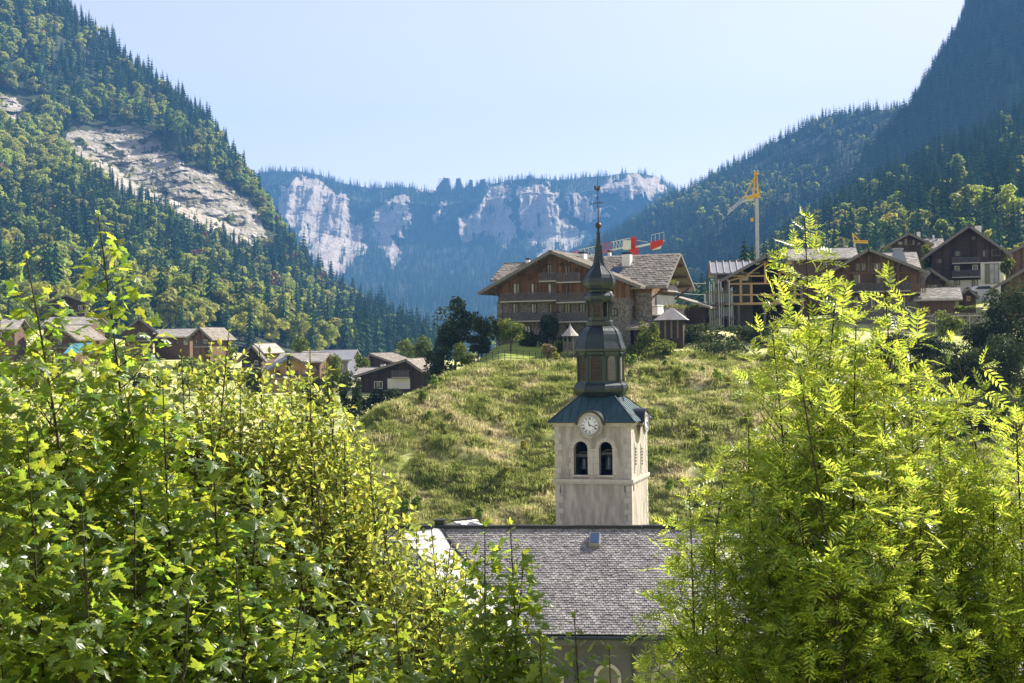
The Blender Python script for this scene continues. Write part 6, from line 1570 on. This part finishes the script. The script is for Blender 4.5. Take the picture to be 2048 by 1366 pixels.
def unit(a): return a/np.maximum(1e-9, np.linalg.norm(a, axis=-1, keepdims=True))
class Tree:
    def __init__(s, kind, seed): s.k = kind; s.r = random.Random(seed); s.wood = MB(); s.M = []; s.T = []
    def leaf(s, p, d, size, droop):
        r = s.r; a = (d+Vector((r.gauss(0, .25), r.gauss(0, .25), -droop+r.gauss(0, .22)))).normalized()
        up = Vector((r.gauss(0, .38), r.gauss(0, .38), 1)); sd_ = a.cross(up).normalized(); n = sd_.cross(a)
        s.M.append([[sd_.x*size, a.x*size, n.x*size], [sd_.y*size, a.y*size, n.y*size], [sd_.z*size, a.z*size, n.z*size]]); s.T.append(tuple(p))
    def branch(s, p, d, L, rad, node, lsize, depth, pet, droop):
        r = s.r; n = max(2, int(L/node)); pts = [p.copy()]; q = p.copy(); dd = d.copy()
        for i in range(n):
            dd = (dd+Vector((r.gauss(0, .09), r.gauss(0, .09), .07))).normalized(); q = q+dd*(L/n); pts.append(q.copy())
            f = (i+1)/n
            if f > .25 or depth > 0:
                side = dd.cross(Vector((0, 0, 1)));
                if side.length < .1: side = Vector((1, 0, 0))
                side.normalize(); other = dd.cross(side).normalized()
                ax = side if i % 2 == 0 else other
                for sg in (-1, 1):
                    if r.random() < (.11 if s.k == 'ash' else .06): continue
                    ld = (ax*sg*.85+dd*.55+Vector((0, 0, .15))).normalized()
                    if depth < 1 and L > .45 and f < .85 and r.random() < .45:
                        s.branch(q, ld, L*(1-f*.6)*r.uniform(.3, .5), rad*.5, node, lsize, depth+1, pet, droop)
                    else: s.leaf(q+ld*pet*lsize, ld, lsize*r.uniform(.5, 1.22), droop)
        s.leaf(q+dd*pet*lsize*.5, dd, lsize*r.uniform(.5, .9), droop*.6)
        rs_ = [rad*(1-.75*i/n) for i in range(n+1)]
        s.wood.tube(pts, rs_, 4, False)
    def leader(s, base, apex, Lmax, k, node, lsize, pet, droop, low=0.0, p0=.10, elev=.75):
        r = s.r; base = Vector(base); apex = Vector(apex); H = (apex-base).length; n = int(H/node); pts = []
        bend = Vector((r.gauss(0, .05), r.gauss(0, .05), 0))*H*.5; a0 = r.random()*6.28
        for i in range(n+1):
            t = i/n; p = base.lerp(apex, t)+bend*math.sin(math.pi*t)+Vector((math.sin(t*9+a0), math.cos(t*7+a0), 0))*.012; pts.append(p)
        s.wood.tube(pts, [.004+.011*(1-i/n)*H/3 for i in range(n+1)], 6, False)
        for i in range(n+1):
            dist = H*(1-i/n)
            if dist > H-low: continue
            ang = a0+(i % 2)*math.pi/2+r.uniform(-.3, .3)+i*.12
            for sg in (0, math.pi):
                if r.random() < (.14 if s.k == 'ash' else .10): continue
                th = ang+sg; out = Vector((math.cos(th), math.sin(th), 0)); L = min(Lmax, p0*0+k*dist**.85)*r.uniform(.6, 1.2)
                d = (out+Vector((0, 0, elev+r.uniform(-.2, .25)))).normalized()
                if L < .12: s.leaf(pts[i]+d*pet*lsize, d, lsize*(.45+.55*min(1, dist*3))*r.uniform(.8, 1.1), droop*.7)
                else: s.branch(pts[i], d, L, .0022+.006*L, node, lsize, 0, pet, droop)
        s.leaf(pts[-1], Vector((.2, 0, 1)), lsize*.5, 0); s.leaf(pts[-1], Vector((-.3, .1, 1)), lsize*.45, 0)
    def finish(s, name, label, cat, base, parts=300, group=None):
        rt = empty(name, base, 0, label, cat, group)
        b = Vector(base); s.wood.v = [(v[0]-b.x, v[1]-b.y, v[2]-b.z) for v in s.wood.v]
        s.wood.build('trunk_and_branches', M_twig, rt, smooth=True)
        M = np.array(s.M); T = np.array(s.T); (pv, pt), m = LEAF[s.k]
        px = pixnp(T); vis = (px[:, 0] > -10) & (px[:, 0] < 2058) & (px[:, 1] > 0) & (px[:, 1] < 1376)
        keep = (px[:, 0] > -260) & (px[:, 0] < 2310) & (px[:, 1] < 1600); 
        sz = np.linalg.norm(M[:, :, 1], axis=1)/T[:, 1]; sz = np.where(vis, sz, 0)
        # the leaves that show largest and lie to the front become parts of their own
        score = sz*(1+.0*RNG.random(len(sz)))-(T[:, 1]-T[:, 1].min())*.0008
        o = np.argsort(-score); sel = np.zeros(len(T), bool); sel[o[:parts]] = True; sel &= vis
        for i in np.nonzero(sel)[0]:
            lo = bpy.data.objects.new('leaf', LEAFME[s.k]); COL.objects.link(lo); lo.parent = rt
            mt = Matrix([list(M[i, 0])+[T[i, 0]-b.x], list(M[i, 1])+[T[i, 1]-b.y], list(M[i, 2])+[T[i, 2]-b.z], [0, 0, 0, 1]]); lo.matrix_local = mt
        k = ~sel & keep
        V, Fc = bake(pv, pt, M[k], T[k]-np.array(base)); fo = link('foliage', np_mesh('foliage', V, Fc, (m,)), rt); fo['kind'] = 'stuff'
        return rt, len(T)

def sapling(kind, label, apexes, name, seed, **kw):
    t = Tree(kind, seed); D = dict(maple=dict(Lmax=.55, k=.42, node=.070, lsize=.100, pet=.45, droop=.55), beech=dict(Lmax=.70, k=.50, node=.055, lsize=.068, pet=.12, droop=.15),
        ash=dict(Lmax=.66, k=.46, node=.100, lsize=.17, pet=.0, droop=.12))[kind]; D = {**D, **kw}; spread = D.pop('spread', .5)
    ax = [P(*a) for a in apexes]; mx = sum(a.x for a in ax)/len(ax); my = sum(a.y for a in ax)/len(ax)
    gzz = gz(mx, my); base0 = Vector((mx, my, gzz-.1)); t.wood.tube([base0, base0+Vector((0, 0, .5))], [.05, .04], 8)
    tot = 0
    for a in ax:
        b = Vector((mx+(a.x-mx)*(1-spread), my+(a.y-my)*(1-spread), gzz+.2)); t.leader(b, a, low=.3, **D)
    rt, n = t.finish(name, label, 'tree', base0); return n
N = 0
N += sapling('maple', 'tall maple sapling whose bare-stemmed top stands highest at the left', [(192, 432, 9.2), (255, 800, 9.0), (150, 880, 8.7)], 'maple_tree', 1, k=.34)
N += sapling('maple', 'maple sapling with slim reddish top at the far left edge', [(52, 516, 8.8), (-50, 600, 8.8), (5, 640, 9.3)], 'maple_tree', 2)
N += sapling('maple', 'dense low maple filling the bottom left corner', [(60, 860, 8.0), (-60, 900, 8.0), (170, 1010, 7.8), (-10, 1080, 7.6)], 'maple_tree', 3)
N += sapling('maple', 'maple with large glossy leaves in the middle of the left thicket', [(330, 760, 8.9), (420, 850, 8.8), (275, 990, 8.2), (380, 1090, 8.0)], 'maple_tree', 4)
N += sapling('maple', 'lower maple at the right side of the left thicket', [(520, 930, 9.0), (600, 1030, 9.0), (470, 1130, 8.4), (600, 1200, 8.4)], 'maple_tree', 5)
N += sapling('maple', 'low maple with drooping leaves at the bottom left of the church wall', [(700, 1150, 9.2), (790, 1235, 9.0), (700, 1290, 8.6)], 'maple_tree', 6)
N += sapling('maple', 'slender forked maple sapling in front of the nave roof', [(968, 1052, 9.8), (1022, 1048, 9.8), (1045, 1110, 9.8)], 'maple_sapling', 7, k=.42, Lmax=.5, spread=.85, lsize=.10)
N += sapling('maple', 'low maple twigs at the bottom centre before the church wall', [(1150, 1235, 9.3), (1075, 1270, 9.0), (1215, 1300, 9.0)], 'maple_tree', 8, k=.32)
N += sapling('beech', 'small-leaved tree topping the left thicket beneath the brown gable houses', [(300, 690, 12.6), (365, 705, 12.8), (420, 690, 13.0), (240, 740, 12.4)], 'small_leaved_tree', 11)
N += sapling('beech', 'small-leaved tree with thin upright tops under the black-boarded house', [(456, 664, 12.8), (520, 690, 12.8), (575, 712, 13.0), (480, 770, 12.3)], 'small_leaved_tree', 12)
N += sapling('beech', 'small-leaved tree in front of the metal-roofed house', [(618, 702, 12.6), (652, 760, 12.6), (565, 800, 12.2), (690, 880, 12.4)], 'small_leaved_tree', 13)
N += sapling('beech', 'bright small-leaved tree at the foot of the grass hill', [(735, 905, 12.2), (690, 960, 12.0), (625, 900, 11.8), (780, 1020, 12.0)], 'small_leaved_tree', 14)
N += sapling('beech', 'small-leaved bush in front of the bright sheet-metal roof', [(830, 1065, 11.6), (905, 1120, 11.6), (770, 1060, 11.4), (860, 1200, 11.0), (960, 1210, 11)], 'small_leaved_tree', 15, Lmax=.55)
N += sapling('beech', 'small-leaved tree behind the maples at far left', [(110, 690, 12.6), (40, 740, 12.8), (175, 760, 12.6), (-40, 700, 12.6)], 'small_leaved_tree', 16)
N += sapling('beech', 'small-leaved branches spreading across the left part of the nave roof', [(900, 1080, 11.0), (960, 1150, 10.8), (840, 1130, 10.6), (1000, 1260, 10.6), (780, 1190, 10.4), (930, 1100, 11.2), (860, 1055, 11.2)], 'small_leaved_tree', 17, Lmax=.6)
N += sapling('beech', 'low small-leaved bush at the bottom before the church wall', [(880, 1230, 10.4), (960, 1290, 10.2), (1060, 1310, 10.2), (820, 1300, 10.0)], 'small_leaved_tree', 18, Lmax=.6)
N += sapling('ash', 'tallest ash with feathery bright yellow-green crown right of the tower', [(1608, 434, 10.6), (1668, 600, 10.4), (1545, 660, 10.6), (1590, 700, 9.8)], 'ash_tree', 21)
N += sapling('ash', 'second ash shoot in front of the balcony chalet', [(1768, 556, 10.6), (1715, 640, 10.3), (1820, 700, 10.5), (1770, 820, 9.8)], 'ash_tree', 22)
N += sapling('ash', 'slim ash shoot standing against the dark bank', [(1906, 684, 10.8), (1880, 830, 10.6), (1945, 880, 10.6)], 'ash_tree', 23, k=.42, Lmax=.6)
N += sapling('ash', 'ash shoot at the right edge of the picture', [(2032, 800, 10.4), (2090, 880, 10.4), (1985, 960, 10.2)], 'ash_tree', 24, k=.45, Lmax=.6)
N += sapling('ash', 'ash branches reaching left over the nave roof', [(1450, 915, 10.8), (1375, 975, 10.9), (1500, 850, 10.6), (1430, 1090, 10.6)], 'ash_tree', 25, Lmax=.50)
N += sapling('ash', 'dark lower ash in the middle of the right thicket', [(1600, 900, 10.2), (1720, 930, 10.2), (1520, 1040, 10.2), (1650, 1100, 10.0)], 'ash_tree', 26)
N += sapling('ash', 'lower ash in front of the blue-grey slate house', [(1840, 980, 10.2), (1925, 1040, 10.2), (1800, 1120, 10.0), (1960, 1210, 10.0)], 'ash_tree', 27, Lmax=.65)
print('foreground leaves', N)

# ------------------------------------------------------------------ air
hz = MB().box(-4200, 4200, -1600, 7000, GLOW-60, 1150)
M_haze = bpy.data.materials.new('haze'); M_haze.use_nodes = True; n = M_haze.node_tree; n.nodes.remove(n.nodes['Principled BSDF'])
pv = n.nodes.new('ShaderNodeVolumePrincipled'); pv.inputs['Color'].default_value = (*HAZE_COLOR, 1); pv.inputs['Density'].default_value = HAZE_DENSITY
pv.inputs['Anisotropy'].default_value = 0.0
n.links.new(pv.outputs[0], n.nodes['Material Output'].inputs['Volume'])
ho = hz.build('haze', M_haze); ho['kind'] = 'stuff'
print('haze box top vs mountains', max(float(g[..., 2].max()) for g in (LM, FM, RM, RS, RF)), GLOW)
